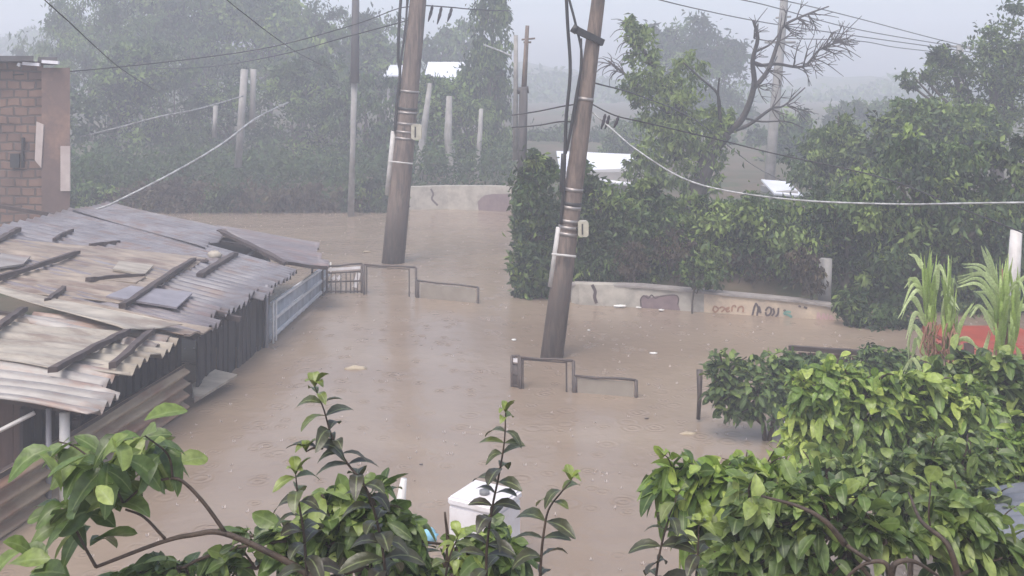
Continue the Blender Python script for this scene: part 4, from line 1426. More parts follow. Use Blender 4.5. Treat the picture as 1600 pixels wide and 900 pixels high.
wire([(1000, -8, 26), (1090, 14, 28), (1200, 36, 31), (1350, 58, 33), (1500, 79, 36), (1640, 100, 40)], 0.016, 'lowest long wire crossing the sky through the bare branches')
wire([(1060, -14, 26), (1180, 4, 29), (1330, 44, 33), (1490, 72, 36), (1640, 96, 40)], 0.016, 'middle long wire crossing the sky on the right')
wire([(1150, -10, 26), (1230, 2, 29), (1330, 26, 33), (1510, 72, 36), (1640, 92, 40)], 0.016, 'highest long wire crossing the sky on the right')
wire([(1225, 60, 31), (1340, 64, 32), (1400, 74, 34), (1480, 83, 36)], 0.014, 'short wire from the tall concrete pole to the distant pole')
wire([(800, 180, 17), (840, 174, 15.5), (880, 166, 14.4), (920, 160, 14.2)], 0.011, 'upper short wire joining the leaning pole to the bank corner')
wire([(800, 199, 17), (840, 196, 15.5), (878, 190, 14.4), (915, 192, 14.2)], 0.011, 'lower short wire joining the leaning pole to the bank corner')
wire([(920, 160, 14.2), (960, 180, 14.2), (1010, 192, 14.6), (1130, 220, 15), (1210, 240, 15), (1380, 278, 14), (1500, 325, 13), (1620, 372, 12)], 0.010, 'dark wire running from the leaning pole down to the right edge')
wire([(925, 175, 14.2), (960, 205, 14), (992, 232, 13.6), (1060, 275, 13), (1130, 297, 12.4), (1250, 313, 11.6), (1400, 319, 10.8), (1500, 318, 10.2), (1640, 316, 9.6)], 0.011, 'thick pale cable sagging across the right trees', 'cable_pale')
wire([(930, 130, 14.2), (1000, 150, 17), (1090, 190, 22), (1180, 260, 28), (1250, 295, 34)], 0.012, 'thin dark wire dropping from the leaning pole behind the green foliage')
for (x0, y0, ln, dd, lab) in ((676, 8, 26, 21.9, 'black rag hanging nearest the big upright pole'), (690, 10, 28, 22.1, 'middle black rag on the wire by the big upright pole'), (706, 12, 22, 22.3, 'black rag farthest right on the wire by the big upright pole'),
                              (946, 178, 24, 14.1, 'black rag hanging nearest the leaning pole'), (952, 180, 22, 14.1, 'middle black rag on the wire by the leaning pole'), (966, 183, 17, 14.2, 'black rag farthest right on the wire by the leaning pole')):
    b = MB()
    s = 0.9 if dd > 20 else 0.9
    q = [P(x0, y0, dd), P(x0 - 3, y0 + ln * .5, dd), P(x0 - 7, y0 + ln, dd)]
    b.tube(smooth_path(q, 3), [1.2 * dd / F, 2.6 * dd / F, 2.2 * dd / F, 2.8 * dd / F, 2.2 * dd / F, 1.6 * dd / F, 0.8 * dd / F], 6)
    tag(b.build('hanging_rag', M['rag']), lab, 'rag', 'rags caught on the wires')

# ------------------------------------------------------------------ houses far back
for (px0, px1, ye, yr, d, lab) in ((600, 640, 118, 100, 43, 'misty white roof just left of the big upright pole'), (662, 766, 127, 95, 42, 'long misty white roofed house right of the big upright pole')):
    x0, x1 = P(px0, 0, d)[0], P(px1, 0, d)[0]
    zb, zt_, zr = 1.0, P(0, ye, d)[2], P(0, yr, d)[2]
    root = thing('far_house', (x0, d, zb), lab, 'house', 'white roofed houses in the mist')
    b = MB(); b.box(x0 + .1, x1 - .1, d + .2, d + 4, -0.2, zt_); b.build('wall', M['house_wall'], root)
    b = MB(); b.quadprism([(x0, d + 2.2, zr), (x1, d + 2.2, zr), (x1, d - .2, zt_), (x0, d - .2, zt_)], .06); b.quadprism([(x0, d + 2.21, zr), (x1, d + 2.21, zr), (x1, d + 4.4, zt_), (x0, d + 4.4, zt_)], .06); b.build('roof', M['roof_white'], root)
    b = MB(); b.box((x0 + x1) / 2 - .3, (x0 + x1) / 2 + .3, d + .17, d + .25, zt_ - 1.0, zt_ - .4); b.build('window', M['window_dark'], root)
d = 27
x0, x1 = P(876, 0, d)[0], P(1016, 0, d)[0]
root = thing('far_shed', (x0, d, 1), 'white roofed shed glimpsed behind the leaning pole', 'shed')
b = MB(); b.box(x0 + .1, x1 - .1, d + .2, d + 2.5, -0.5, P(0, 270, d)[2]); b.build('wall', M['house_wall'], root)
b = MB(); b.quadprism([(x0, d + 2.6, P(0, 246, d)[2]), (x1, d + 2.6, P(0, 252, d)[2]), (x1, d, P(0, 292, d)[2]), (x0, d, P(0, 275, d)[2])], .05); b.build('roof', M['roof_white'], root)
d = 28
root = thing('far_shed', (P(1240, 0, d)[0], d, 1), 'small white roofed shed peeping out between the right trees', 'shed')
b = MB(); b.box(P(1216, 0, d)[0], P(1250, 0, d)[0], d + .2, d + 2, -0.5, P(0, 300, d)[2]); b.build('wall', M['house_wall'], root)
b = MB(); b.quadprism([(P(1210, 0, d)[0], d + 1.5, P(0, 288, d)[2]), (P(1255, 0, d)[0], d + 1.5, P(0, 292, d)[2]), (P(1255, 0, d)[0], d, P(0, 306, d)[2]), (P(1210, 0, d)[0], d, P(0, 302, d)[2])], .05); b.build('roof', M['roof_white'], root)


# ------------------------------------------------------------------ low walls on the banks
def bank_wall(root, ptop, pbot, mt, part, th=0.22):
    """front face given by matching photo points along its top and its foot in the water"""
    n = len(ptop)
    fr = []
    for (x, yb), (_, yt) in zip(pbot, ptop):
        q = W(x, yb)
        fr.append((q, P(x, yt, q[1])))
    vs, fs = [], []
    for (q, t) in fr:
        vs += [(q[0], q[1], -.5), t, (t[0], t[1] + th, t[2]), (q[0], q[1] + th, -.5)]
    for i in range(n - 1):
        a, c = 4 * i, 4 * i + 4
        fs += [(a, c, c + 1, a + 1), (a + 1, c + 1, c + 2, a + 2), (a + 2, c + 2, c + 3, a + 3)]
    fs += [(0, 1, 2, 3), (4 * n - 1, 4 * n - 2, 4 * n - 3, 4 * n - 4)]
    b = MB(); b.add(vs, fs)
    return b.build(part, M[mt], root), fr


def wall_pt(pbot, px, py, off):
    for (x0, y0), (x1, y1) in zip(pbot[:-1], pbot[1:]):
        if x0 <= px <= x1:
            a, c = W(x0, y0), W(x1, y1)
            # ray / vertical plane
            u = (px - 800) / F
            den = (c[0] - a[0]) - u * (c[1] - a[1])
            t = (u * a[1] - a[0]) / den
            dd = a[1] + (c[1] - a[1]) * t - off
            return P(px, py, dd)
    return P(px, py, W(pbot[0][0], pbot[0][1])[1] - off)


def stroke(mb, pbot, pts, wpx, off=0.006):
    q = smooth_path([(x, y, 0) for x, y in pts], 5)
    n = len(q)
    vs, fs = [], []
    for i in range(n):
        t = np.array(q[min(n - 1, i + 1)]) - np.array(q[max(0, i - 1)])
        t = t[:2] / (np.linalg.norm(t[:2]) + 1e-9)
        for s in (-1, 1):
            vs.append(wall_pt(pbot, q[i][0] - t[1] * s * wpx / 2, q[i][1] + t[0] * s * wpx / 2, off))
    for i in range(n - 1):
        fs.append((2 * i, 2 * i + 1, 2 * i + 3, 2 * i + 2))
    mb.add(vs, fs)


LB = [(640, 328), (700, 327), (799, 331)]
LTp = [(640, 292), (700, 290), (799, 291)]
root = thing('bank_wall', W(720, 328), 'low tan wall at the left waterline beside the big upright pole', 'wall')
bank_wall(root, LTp, LB, 'plaster', 'wall')
b = MB()
stroke(b, LB, [(673, 295), (677, 303), (675, 311), (684, 321)], 3)
b.build('crack', M['paint_dark'], root)
b = MB()
poly = [(748, 330), (746, 316), (752, 309), (758, 305), (770, 303), (796, 303), (798, 331)]
b.add([wall_pt(LB, x, y, 0.005) for x, y in poly], [tuple(range(len(poly)))])
b.build('graffiti', M['paint_mauve'], root)

RB = [(893, 473), (905, 476), (1000, 481), (1100, 488), (1250, 497), (1345, 502)]
RT = [(893, 444), (905, 444), (1000, 447), (1100, 456), (1250, 470), (1345, 484)]
root = thing('bank_wall', W(1100, 486), 'low graffiti painted wall along the right waterline', 'wall')
bank_wall(root, RT[:4], RB[:4], 'plaster', 'wall')
bank_wall(root, RT[3:], RB[3:], 'plaster_warm', 'wall')
b = MB()
stroke(b, RB, [(925, 445), (930, 455), (929, 464), (932, 474)], 5)
b.build('crack', M['paint_dark'], root)
b = MB()
tp = [(895, 443), (1000, 446), (1100, 455), (1250, 469), (1344, 483)]
for p, q in zip(tp[:-1], tp[1:]):
    b.beam(wall_pt(RB, *p, -0.1), wall_pt(RB, *q, -0.1), 0.27, 0.035)
b.build('coping', M['coping'], root)
b = MB()
poly = [(1000, 481), (1000, 470), (1003, 463), (1010, 461), (1018, 465), (1026, 462), (1034, 463), (1055, 461), (1061, 466), (1060, 476), (1063, 485)]
b.add([wall_pt(RB, x, y, 0.005) for x, y in poly], [tuple(range(len(poly)))])
b.build('graffiti', M['paint_mauve'], root)
b = MB()
stroke(b, RB, [(1002, 478), (1001, 468), (1006, 462), (1013, 466), (1018, 461), (1024, 466), (1032, 463), (1054, 461), (1060, 466), (1059, 476)], 2, 0.009)
Z = lambda x, y: (1100 + x / 6.667, 430 + y / 6.667)
for st in ([(500, 432), (522, 340), (542, 290)], [(540, 290), (562, 330), (572, 390)], [(552, 425), (560, 370), (575, 330), (592, 395)],
           [(640, 370), (670, 335), (700, 350), (690, 400), (655, 420), (640, 385)], [(720, 345), (730, 390), (705, 425)], [(775, 340), (770, 400), (740, 440)],
           [(830, 375), (850, 360)], [(985, 320), (1010, 330)], [(1040, 330), (1075, 345)]):
    stroke(b, RB, [Z(*p) for p in st], 3.0, 0.009)
b.build('graffiti', M['paint_dark'], root)
b = MB()
for st in ([(90, 370), (110, 325), (150, 350), (120, 385), (95, 365)], [(160, 345), (190, 330), (215, 350), (180, 385)], [(225, 350), (260, 335), (245, 360), (225, 350), (240, 380), (270, 372)], [(290, 380), (295, 330), (320, 315), (330, 335)], [(350, 380), (360, 340), (395, 325), (410, 350), (405, 385)]):
    stroke(b, RB, [Z(*p) for p in st], 2.6, 0.007)
b.build('graffiti', M['paint_orange'], root)
b = MB()
stroke(b, RB, [Z(*p) for p in [(905, 385), (860, 380), (835, 400), (880, 415), (910, 435), (880, 458), (835, 450)]], 3.5, 0.008)
b.build('graffiti', M['paint_teal'], root)
b = MB()
for st in ([(1180, 470), (1190, 390), (1215, 460)], [(1230, 480), (1245, 400), (1275, 470), (1290, 400)], [(1310, 490), (1320, 420), (1350, 480)]):
    stroke(b, RB, [Z(*p) for p in st], 3, 0.008)
b.build('graffiti', M['paint_pink'], root)


# ------------------------------------------------------------------ rain hitting the water: tiny crowns of water
m = 1100
yy = 5 + 25 * RNG.random(m) ** 1.5
xx = RNG.uniform(-0.5, 0.5, m) * yy
ps = np.stack([xx, yy, np.full(m, 0.001)], 1)
k = 5
VV, FF = [], []
for i in range(k):
    an = 2 * math.pi * i / k
    e = np.array([math.cos(an), math.sin(an), 0.0])
    f = np.array([-math.sin(an), math.cos(an), 0.0])
    sz = (0.006 + 0.010 * RNG.random(m))[:, None]
    VV += [ps + e * sz + f * sz * .5, ps + e * sz - f * sz * .5, ps + e * sz * 1.7 + np.array([0, 0, 1.0]) * sz * 1.6]
    FF.append(np.array([[3 * i, 3 * i + 1, 3 * i + 2]]))
V = np.stack(VV, 1).reshape(-1, 3)
FC = (np.arange(m)[:, None, None] * (3 * k) + np.concatenate(FF)[None]).reshape(-1, 3)
M['splash'] = mat('splash', (0.5, 0.43, 0.40), (0.42, 0.36, 0.33), 5, 0.2)
so_ = mesh_np('rain_splashes', V, FC, np.zeros(len(V)), M['splash'])
so_['kind'] = 'stuff'
so_['label'] = 'tiny splashes of rain all over the brown water'

# ------------------------------------------------------------------ debris
DG = 'scraps floating on the flood'


def scrap(px, py, w_, h_, mt, label, z=0.012, seed=0, name='floating_debris'):
    c = W(px, py)
    s = c[1] / F
    lump(name, (c[0], c[1], z), w_ * s / 2, mt, label, 'debris', DG, (1, 0.55 * h_ / w_ * 4, 0.22), seed)


scrap(573, 394, 12, 4, 'foam', 'small yellowish scrap floating near the big upright pole', seed=1)
scrap(555, 576, 34, 7, 'foam', 'yellowish foam patch floating in the middle of the brown water', z=0.0, seed=2)
scrap(1021, 553, 12, 3, 'trash_white', 'thin white scrap floating right of the leaning pole', seed=3)
scrap(1075, 678, 26, 6, 'foam', 'pale scrap floating left of the small bush', z=0.0, seed=4)
scrap(920, 517, 5, 3, 'trash_white', 'tiny white scrap floating just right of the leaning pole', seed=5)
scrap(803, 532, 7, 5, 'trash_white', 'tiny white scrap floating left of the leaning pole', seed=6)
scrap(658, 727, 6, 2, 'trash_dark', 'tiny dark scrap floating above the white box', seed=7)
scrap(1010, 655, 7, 2, 'trash_dark', 'tiny dark scrap floating below the low gate on the right', seed=8)
scrap(702, 325, 14, 4, 'trash_white', 'white rubbish at the foot of the left wall', 0.05, 9, 'rubbish')
scrap(732, 324, 18, 4, 'trash_white', 'second heap of white rubbish at the foot of the left wall', 0.05, 10, 'rubbish')
scrap(716, 324, 12, 4, 'trash_dark', 'dark rubbish between the white heaps at the left wall', 0.05, 11, 'rubbish')
scrap(948, 477, 16, 5, 'trash_white', 'white rubbish at the foot of the graffiti wall', 0.04, 12, 'rubbish')
scrap(968, 481, 20, 4, 'trash_white', 'long white rubbish at the foot of the graffiti wall', 0.03, 13, 'rubbish')
scrap(966, 478, 12, 4, 'trash_dark', 'dark rubbish among the white rubbish at the graffiti wall', 0.05, 14, 'rubbish')
scrap(998, 483, 9, 3, 'trash_white', 'small white rubbish left of the mauve graffiti shape', 0.03, 15, 'rubbish')
scrap(1033, 487, 9, 4, 'trash_white', 'small white rubbish under the mauve graffiti shape', 0.03, 16, 'rubbish')

# ------------------------------------------------------------------ white box in the water
import bmesh
zt = 0.6
FL, FR, BL = [Vector(W(*q, zt)) for q in ((698, 776), (776, 794), (741, 748))]
BR = FR + BL - FL
root = thing('white_box', (FL.x, FL.y, 0), 'white square box with a round cap standing in the water behind the leafy stem', 'box')


def prism(name, k, z0, z1, mt, bev):
    cc = (FL + BR) / 2
    q = [cc + (p - cc) * k for p in (FL, FR, BR, BL)]
    bm = bmesh.new()
    lo = [bm.verts.new((p.x, p.y, z0)) for p in q]
    hi = [bm.verts.new((p.x, p.y, z1)) for p in q]
    bm.faces.new(lo[::-1])
    bm.faces.new(hi)
    for i in range(4):
        bm.faces.new((lo[i], lo[(i + 1) % 4], hi[(i + 1) % 4], hi[i]))
    bmesh.ops.bevel(bm, geom=bm.edges[:], offset=bev, segments=3, affect='EDGES')
    me = bpy.data.meshes.new(name)
    bm.to_mesh(me)
    bm.free()
    me.materials.append(M[mt])
    return link(name, me, root)


prism('body', 0.95, -0.4, zt - 0.07, 'white_paint', 0.012)
prism('lid', 1.0, zt - 0.068, zt, 'white_paint', 0.018)
cp = W(757, 772, zt)
b = MB(); b.tube([(cp[0], cp[1], zt + .002), (cp[0], cp[1], zt + 0.03)], 0.04, 16); b.build('cap', M['cap_grey'], root)
lump('blue_plastic', P(668, 838, 6.2), 0.05, 'blue_plastic', 'light blue plastic caught behind the leaves left of the white box', 'plastic', None, (1.2, .8, 1), 8)

# ------------------------------------------------------------------ garden corner, right: rail fence, red roof, slate tin roof
root = thing('rail_fence', W(1290, 560), 'dark rickety board fence behind the bright green bush', 'fence')
b = MB(); b.beam(P(1232, 543, 11.8), P(1345, 551, 11.6), 0.06, 0.05); b.build('rail', M['batten'], root)
b = MB(); b.beam(P(1330, 550, 11.68), P(1412, 556, 11.56), 0.05, 0.05); b.build('rail', M['batten'], root)
b = MB()
for i in range(13):
    px_ = 1238 + i * 14
    b.beam(P(px_, 600, 11.9), P(px_ + 2, 551 + i * .6 + random.uniform(-2, 3), 11.9), 0.09, 0.025, (0, 1, 0))
b.build('board', M['plank_brown'], root)

d = 13.5
root = thing('red_roofed_shed', (P(1550, 0, d)[0], d, 0.2), 'low shed with a bright red roof behind the cane clumps', 'shed')
xa, xb = P(1496, 0, d)[0], P(1680, 0, d)[0]
b = MB(); b.box(xa + .1, xb - .1, d + .1, d + 1.4, -0.2, P(0, 548, d)[2]); b.build('wall', M['red'], root)
sheet((xa, d + 1.3, P(0, 519, d + 1.3)[2]), (xb, d + 1.3, P(0, 519, d + 1.3)[2]), (xb, d - .05, P(0, 549, d)[2]), (xa, d - .05, P(0, 549, d)[2]), 0.16, 0.016).build('roof', M['red'], root)
b = MB(); b.beam(P(1514, 536, d - .1), P(1514, 600, d - .1), 0.12, 0.05, (0, 1, 0)); b.build('post', M['plank_brown'], root)

root = thing('slate_lean_to', (P(1600, 0, 4.9)[0], 4.9, 0.6), 'slate grey tin roof of a lean-to among the leaves at the right edge', 'shed')
sheet(P(1512, 762, 5.3), P(1660, 745, 5.6), P(1670, 880, 4.6), P(1555, 838, 4.75), 0.12, 0.012).build('roof', M['tin_slate'], root)
b = MB(); b.beam(P(1550, 812, 4.95), (P(1550, 0, 4.95)[0], 4.95, 0.1), 0.06, 0.06, (0, 1, 0)); b.build('post', M['batten'], root)


# ------------------------------------------------------------------ cane clumps
def cane(label, d, stalks, blades, dry):
    bx, by, _ = P(stalks[0][0][0], 0, d)
    root = thing('cane_clump', (bx, d, 0.2), label, 'cane plant', 'tall cane clumps')
    Vs, Fs, Ts = [], [], []
    n0 = 0

    def blade(path, w0, tint):
        nonlocal n0
        q = np.array(smooth_path(path, 6))
        n = len(q)
        t = np.linspace(0, 1, n)
        wv = w0 * np.minimum(1, 0.5 + 2.5 * t) * (1 - t ** 2.2) + 0.002
        tg = nrm(np.gradient(q, axis=0))
        sd = nrm(np.cross(tg, np.array([random.uniform(-.3, .3), 1.0, random.uniform(-.4, .4)])))
        up = np.cross(sd, tg)
        v = np.stack([q + sd * wv[:, None] + up * wv[:, None] * .3, q, q - sd * wv[:, None] + up * wv[:, None] * .3], 1).reshape(-1, 3)
        Vs.append(v)
        for i in range(n - 1):
            a = n0 + i * 3
            Fs.append((a, a + 1, a + 4, a + 3))
            Fs.append((a + 1, a + 2, a + 5, a + 4))
        Ts.append(np.full(len(v), tint) + np.repeat(t, 3) * 0.15)
        n0 += len(v)
    sb = MB()
    for st in stalks:
        pts = [P(x, y, d + random.uniform(-.05, .05)) for x, y in st]
        sb.tube(smooth_path(pts, 4), [0.022, 0.008], 6)
        x0, y0 = st[-1]
        xb, yb = st[-2]
        for k in range(26):
            t = random.random()
            sx, sy = x0 + (xb - x0) * t, y0 + (yb - y0) * t
            ln = random.uniform(50, 115)
            lean = random.uniform(-12, 12)
            blade([P(sx, sy + 60, d), P(sx + lean * .3, sy + 60 - ln * .5, d + random.uniform(-.1, .1)), P(sx + lean, sy + 60 - ln * 1.0, d + random.uniform(-.25, .25))], 0.022, random.uniform(.42, .62))
    for bl in blades:
        e = random.uniform(-.3, .3)
        for j in range(2):
            jt = [(x + random.uniform(-5, 5), y + random.uniform(-6, 6)) for x, y in bl]
            blade([P(x, y, d + e * i / len(jt)) for i, (x, y) in enumerate(jt)], random.uniform(.016, .024), random.uniform(.7, .95))
    sb.build('stalk', M['cane_dry'], root)
    V, T = np.concatenate(Vs), np.concatenate(Ts)
    mesh_np('blades', V, np.array(Fs), T, M['cane_leaf'], root, True)
    db = MB()
    for k in range(dry[2]):
        x, y = dry[0] + random.uniform(-28, 28), dry[1] + random.uniform(-55, 40)
        db.tube(smooth_path([P(x, y, d - .05), P(x + random.uniform(-8, 8), y + 25, d - .12), P(x + random.uniform(-16, 16), y + random.uniform(35, 70), d - .1)], 3), [0.011, 0.004], 4)
    db.build('dry_leaves', M['cane_dry'], root)


cane('tall cane clump with reddish dry leaves in front of the dark trees', 10.5,
     [[(1462, 590), (1455, 500), (1446, 420)], [(1468, 590), (1478, 500), (1484, 430)], [(1456, 590), (1452, 520), (1458, 440)], [(1480, 590), (1490, 520), (1482, 470)]],
     [[(1452, 470), (1430, 448), (1408, 480)], [(1450, 500), (1425, 462), (1405, 500)], [(1452, 520), (1428, 488), (1412, 535)], [(1452, 545), (1430, 510), (1418, 560)],
      [(1450, 560), (1436, 530), (1424, 575)], [(1446, 455), (1428, 440), (1415, 445)], [(1470, 500), (1478, 465), (1500, 490)], [(1490, 540), (1505, 500), (1518, 470)], [(1480, 540), (1510, 530), (1535, 548)],
      [(1440, 420), (1432, 400), (1420, 392)], [(1460, 450), (1470, 420), (1488, 460)], [(1440, 590), (1425, 560), (1412, 580)]], (1470, 545, 44))
cane('cane clump with long pale arching blades at the right edge', 10.2,
     [[(1552, 610), (1560, 520), (1566, 420)], [(1556, 610), (1575, 520), (1590, 460)], [(1548, 610), (1562, 540), (1572, 430)]],
     [[(1560, 460), (1535, 418), (1506, 416)], [(1562, 480), (1540, 432), (1496, 436)], [(1560, 490), (1535, 442), (1494, 444)], [(1558, 440), (1545, 405), (1535, 385)], [(1562, 500), (1540, 460), (1518, 460)],
      [(1555, 520), (1535, 475), (1518, 492)], [(1560, 520), (1548, 485), (1536, 500)], [(1570, 460), (1590, 440), (1605, 460)], [(1575, 480), (1600, 430), (1625, 440)], [(1556, 575), (1562, 540), (1560, 500)], [(1552, 590), (1540, 560), (1548, 520)], [(1575, 500), (1602, 480), (1625, 500)]], (1556, 590, 14))


# ------------------------------------------------------------------ bushes and the near leaves
def bush(name, label, d, blobs, n, leaf, mt, tint, var=0.16, stems=(), stem_r=0.012, droop=0.6, per=10, spread=0.22, group=None, shell=0.2, aspect=0.23, flat=0.45, stem_mat='twig', up_bias=0.0, clip=None, loose=2):
    b0 = stems[0][0] if stems else (blobs[0][0], blobs[0][1] + blobs[0][3])
    c = P(b0[0], b0[1], d)
    root = thing(name, (c[0], d, max(-.2, float(ground_z(c[0], d)))), label, 'bush', group)
    sb = MB()
    for st in stems:
        q = [P(p[0], p[1], d + (p[2] if len(p) > 2 else 0)) for p in st]
        sb.tube(smooth_path(q, 5), [stem_r, stem_r * .35], 6)
    pts, cv = blob_points(blobs, n, d, per, spread, shell, 0.9)
    # twiglets from the blob centres to the leaf clumps
    cen = [P(b_[0], b_[1] + b_[3] * .5, d + (b_[4] if len(b_) > 4 else 0)) for b_ in blobs]
    spts = [np.array(q) for st in stems for q in smooth_path([P(p[0], p[1], d + (p[2] if len(p) > 2 else 0)) for p in st], 5)]
    if spts:
        main = np.array(spts[0])
        for st in stems[1:]:
            a0_ = np.array(P(st[0][0], st[0][1], d + (st[0][2] if len(st[0]) > 2 else 0)))
            j = min(spts[:max(2, len(spts) // len(stems))], key=lambda q: float(np.sum((q - a0_) ** 2)))
            if np.linalg.norm(j - a0_) > 1e-4:
                sb.tube([tuple(a0_), tuple(j)], stem_r * .6, 5)
        for ce in cen:
            j = min(spts, key=lambda q: float(np.sum((q - np.array(ce)) ** 2)))
            sb.tube(smooth_path([tuple(j), tuple((j + np.array(ce)) / 2 + RNG.normal(0, .03, 3)), ce], 3), [stem_r * .6, stem_r * .45], 5)
    for ce in cen:
        for k in range(7):
            j = RNG.integers(0, len(pts))
            e = min(cen, key=lambda q: (q[0] - pts[j][0]) ** 2 + (q[1] - pts[j][1]) ** 2 + (q[2] - pts[j][2]) ** 2)
            sb.tube(smooth_path([e, tuple((np.array(e) + pts[j]) / 2 + RNG.normal(0, .02, 3)), tuple(pts[j])], 3), [stem_r * .5, stem_r * .2], 4)
    if clip is not None:
        kp = clip(pts)
        pts, cv = pts[kp], cv[kp]
    xp, xc = [], []
    for b_ in blobs:
        for q in range(loose):
            a_ = RNG.uniform(0.1, math.pi - 0.1)
            dd_ = d + RNG.uniform(-.3, .3) * b_[2] / F * d
            p0 = np.array(P(b_[0] + b_[2] * .8 * math.cos(a_), b_[1] - b_[3] * .8 * math.sin(a_), dd_))
            dv_ = nrm(np.array([math.cos(a_) * .8 + RNG.normal(0, .3), RNG.normal(0, .5), 0.5 + 0.6 * math.sin(a_)]))
            n_ = int(RNG.integers(3, 7))
            ln_ = leaf * 0.32 * n_
            ends = [p0 + dv_ * ln_ * t - np.array([0, 0, 0.35 * ln_ * t * t]) for t in (0, .5, 1)]
            sb.tube(smooth_path([P(b_[0], b_[1] + b_[3] * .5, d)] + ends, 4), [stem_r * .4, stem_r * .15], 4)
            for k in range(n_):
                t = (k + 1) / n_
                xp.append(p0 + dv_ * ln_ * t - np.array([0, 0, 0.35 * ln_ * t * t]) + RNG.normal(0, leaf * .06, 3))
                xc.append(0.6 + 1.2 * t)
    if xp:
        pts = np.concatenate([pts, np.array(xp)])
        cv = np.concatenate([cv, np.array(xc)])
    sb.build('stem', M[stem_mat], root)
    tl = RNG.random(len(pts))
    cv = np.where(tl < 0.03, 3.5, cv)
    m = len(pts)
    cc = np.array([P(b_[0], b_[1], d) for b_ in blobs]).mean(0)
    out = pts - cc
    dr = nrm(out) * 0.6 + RNG.normal(size=(m, 3)) * 0.95
    dr[:, 2] = dr[:, 2] * 0.65 + 0.12 + up_bias
    up = np.tile([0, -0.25, 1.0], (m, 1)) + RNG.normal(0, 1 - flat, (m, 3))
    L = leaf * (0.45 + 0.95 * RNG.random(m) ** 1.3)
    V, FC, T = leaf_big(pts, dr, up, L, L * aspect * RNG.uniform(.8, 1.2, m), droop * RNG.uniform(.1, 1.4, m), tint + 1.2 * var * cv + RNG.normal(0, 0.12, m))
    mesh_np('leaves', V, FC, T, M[mt], root, True)
    return root


def sprig(root, d, path, leaf, gap, mt, tint, droop=0.75, r=0.0045, aspect=0.185, stem_mat='twig', tip=4, lean=0.0):
    """one upright shoot with leaves standing off it in pairs"""
    q = np.array(smooth_path([P(p[0], p[1], d + (p[2] if len(p) > 2 else 0)) for p in path], 10))
    sb = MB(); sb.tube([tuple(p) for p in q], [r, r * .35], 7)
    sb.build('stem', M[stem_mat], root)
    seg = np.linalg.norm(np.diff(q, axis=0), axis=1)
    s = np.concatenate([[0], np.cumsum(seg)])
    pos, dr, up, L, tn = [], [], [], [], []
    k = 0
    at = gap * 0.5
    while at < s[-1]:
        c = np.array([np.interp(at, s, q[:, i]) for i in range(3)])
        an = k * 2.4 + random.uniform(-.4, .4)
        for h in (0, math.pi):
            v = np.array([math.cos(an + h), 0.75 * math.sin(an + h), random.uniform(.15, .6)])
            pos.append(c); dr.append(v); up.append([random.uniform(-.25, .25), random.uniform(-.45, .1), 1])
            f = at / s[-1]
            L.append(leaf * random.uniform(.7, 1.12) * (1 - .35 * f ** 3))
            tn.append(tint + 0.45 * f ** 4 + random.uniform(-.18, .18))
        k += 1
        at += gap * random.uniform(.8, 1.2)
    for j in range(tip):
        an = j * 1.9
        pos.append(q[-1]); dr.append([.55 * math.cos(an), .5 * math.sin(an), 1.0]); up.append([-math.cos(an), -math.sin(an), .3])
        L.append(leaf * random.uniform(.45, .75)); tn.append(min(1, tint + .6 + random.uniform(-.15, .1)))
    pos, dr, up, L, tn = map(np.array, (pos, dr, up, L, tn))
    V, FC, T = leaf_big(pos, dr, up, L, L * aspect, droop * RNG.uniform(.5, 1.2, len(L)), tn)
    mesh_np('leaves', V, FC, T, M[mt], root, True)


# small bush standing in the water
bush('flooded_bush', 'small round bush standing in the water right of the rusty post', 10.9,
     [(1135, 575, 26, 26), (1130, 615, 26, 24), (1185, 600, 42, 40), (1220, 580, 28, 30), (1205, 630, 36, 28), (1160, 635, 26, 16)], 2400, 0.10, 'leaf_mid', 0.55, loose=1,
     stems=[[(1196, 700), (1190, 650), (1170, 600)], [(1200, 695), (1212, 640), (1215, 590)], [(1190, 660), (1150, 625), (1132, 590)]], stem_r=0.03, droop=.5, group='bushes of the flooded garden')
bush('garden_bush', 'dark weedy bush along the rickety board fence', 11.3,
     [(1262, 575, 34, 14), (1320, 575, 45, 18), (1372, 565, 40, 20), (1410, 580, 40, 20), (1250, 610, 30, 30)], 2600, 0.10, 'leaf_mid', 0.42,
     stems=[[(1330, 640), (1330, 600), (1325, 575)]], stem_r=0.02, group='bushes of the flooded garden')
bush('garden_bush', 'bright lime green bush filling the middle of the garden', 7.2,
     [(1290, 605, 45, 26), (1350, 602, 55, 24), (1420, 610, 50, 26), (1290, 650, 48, 30), (1360, 650, 55, 32), (1440, 650, 50, 32), (1500, 630, 45, 28), (1265, 690, 40, 24), (1330, 700, 50, 30), (1400, 700, 40, 25), (1265, 620, 26, 30)], 4000, 0.115, 'leaf_bright', 0.52, 0.2,
     stems=[[(1340, 860), (1340, 760), (1330, 660)], [(1350, 860), (1400, 740), (1430, 660)], [(1335, 860), (1300, 760), (1280, 660)]], stem_r=0.03, droop=.8, group='bushes of the flooded garden')
bush('garden_bush', 'mid green bush below the cane clump at the right edge', 7.8,
     [(1530, 600, 50, 28), (1585, 590, 40, 30), (1560, 640, 50, 28), (1510, 670, 45, 32), (1595, 650, 40, 40), (1490, 590, 36, 18), (1460, 700, 40, 30)], 2300, 0.13, 'leaf_near', 0.48, 0.2,
     stems=[[(1540, 860), (1540, 740), (1545, 640)]], stem_r=0.025, droop=.6, group='bushes of the flooded garden')
bush('garden_bush', 'fresh green ferny bush at the right edge above the slate roof', 5.6,
     [(1590, 705, 40, 30), (1585, 740, 40, 24), (1545, 745, 30, 18)], 1300, 0.085, 'leaf_bright', 0.45, 0.15,
     stems=[[(1600, 860), (1595, 780), (1590, 720)]], stem_r=0.012, droop=.4, aspect=.14, group='bushes of the flooded garden')
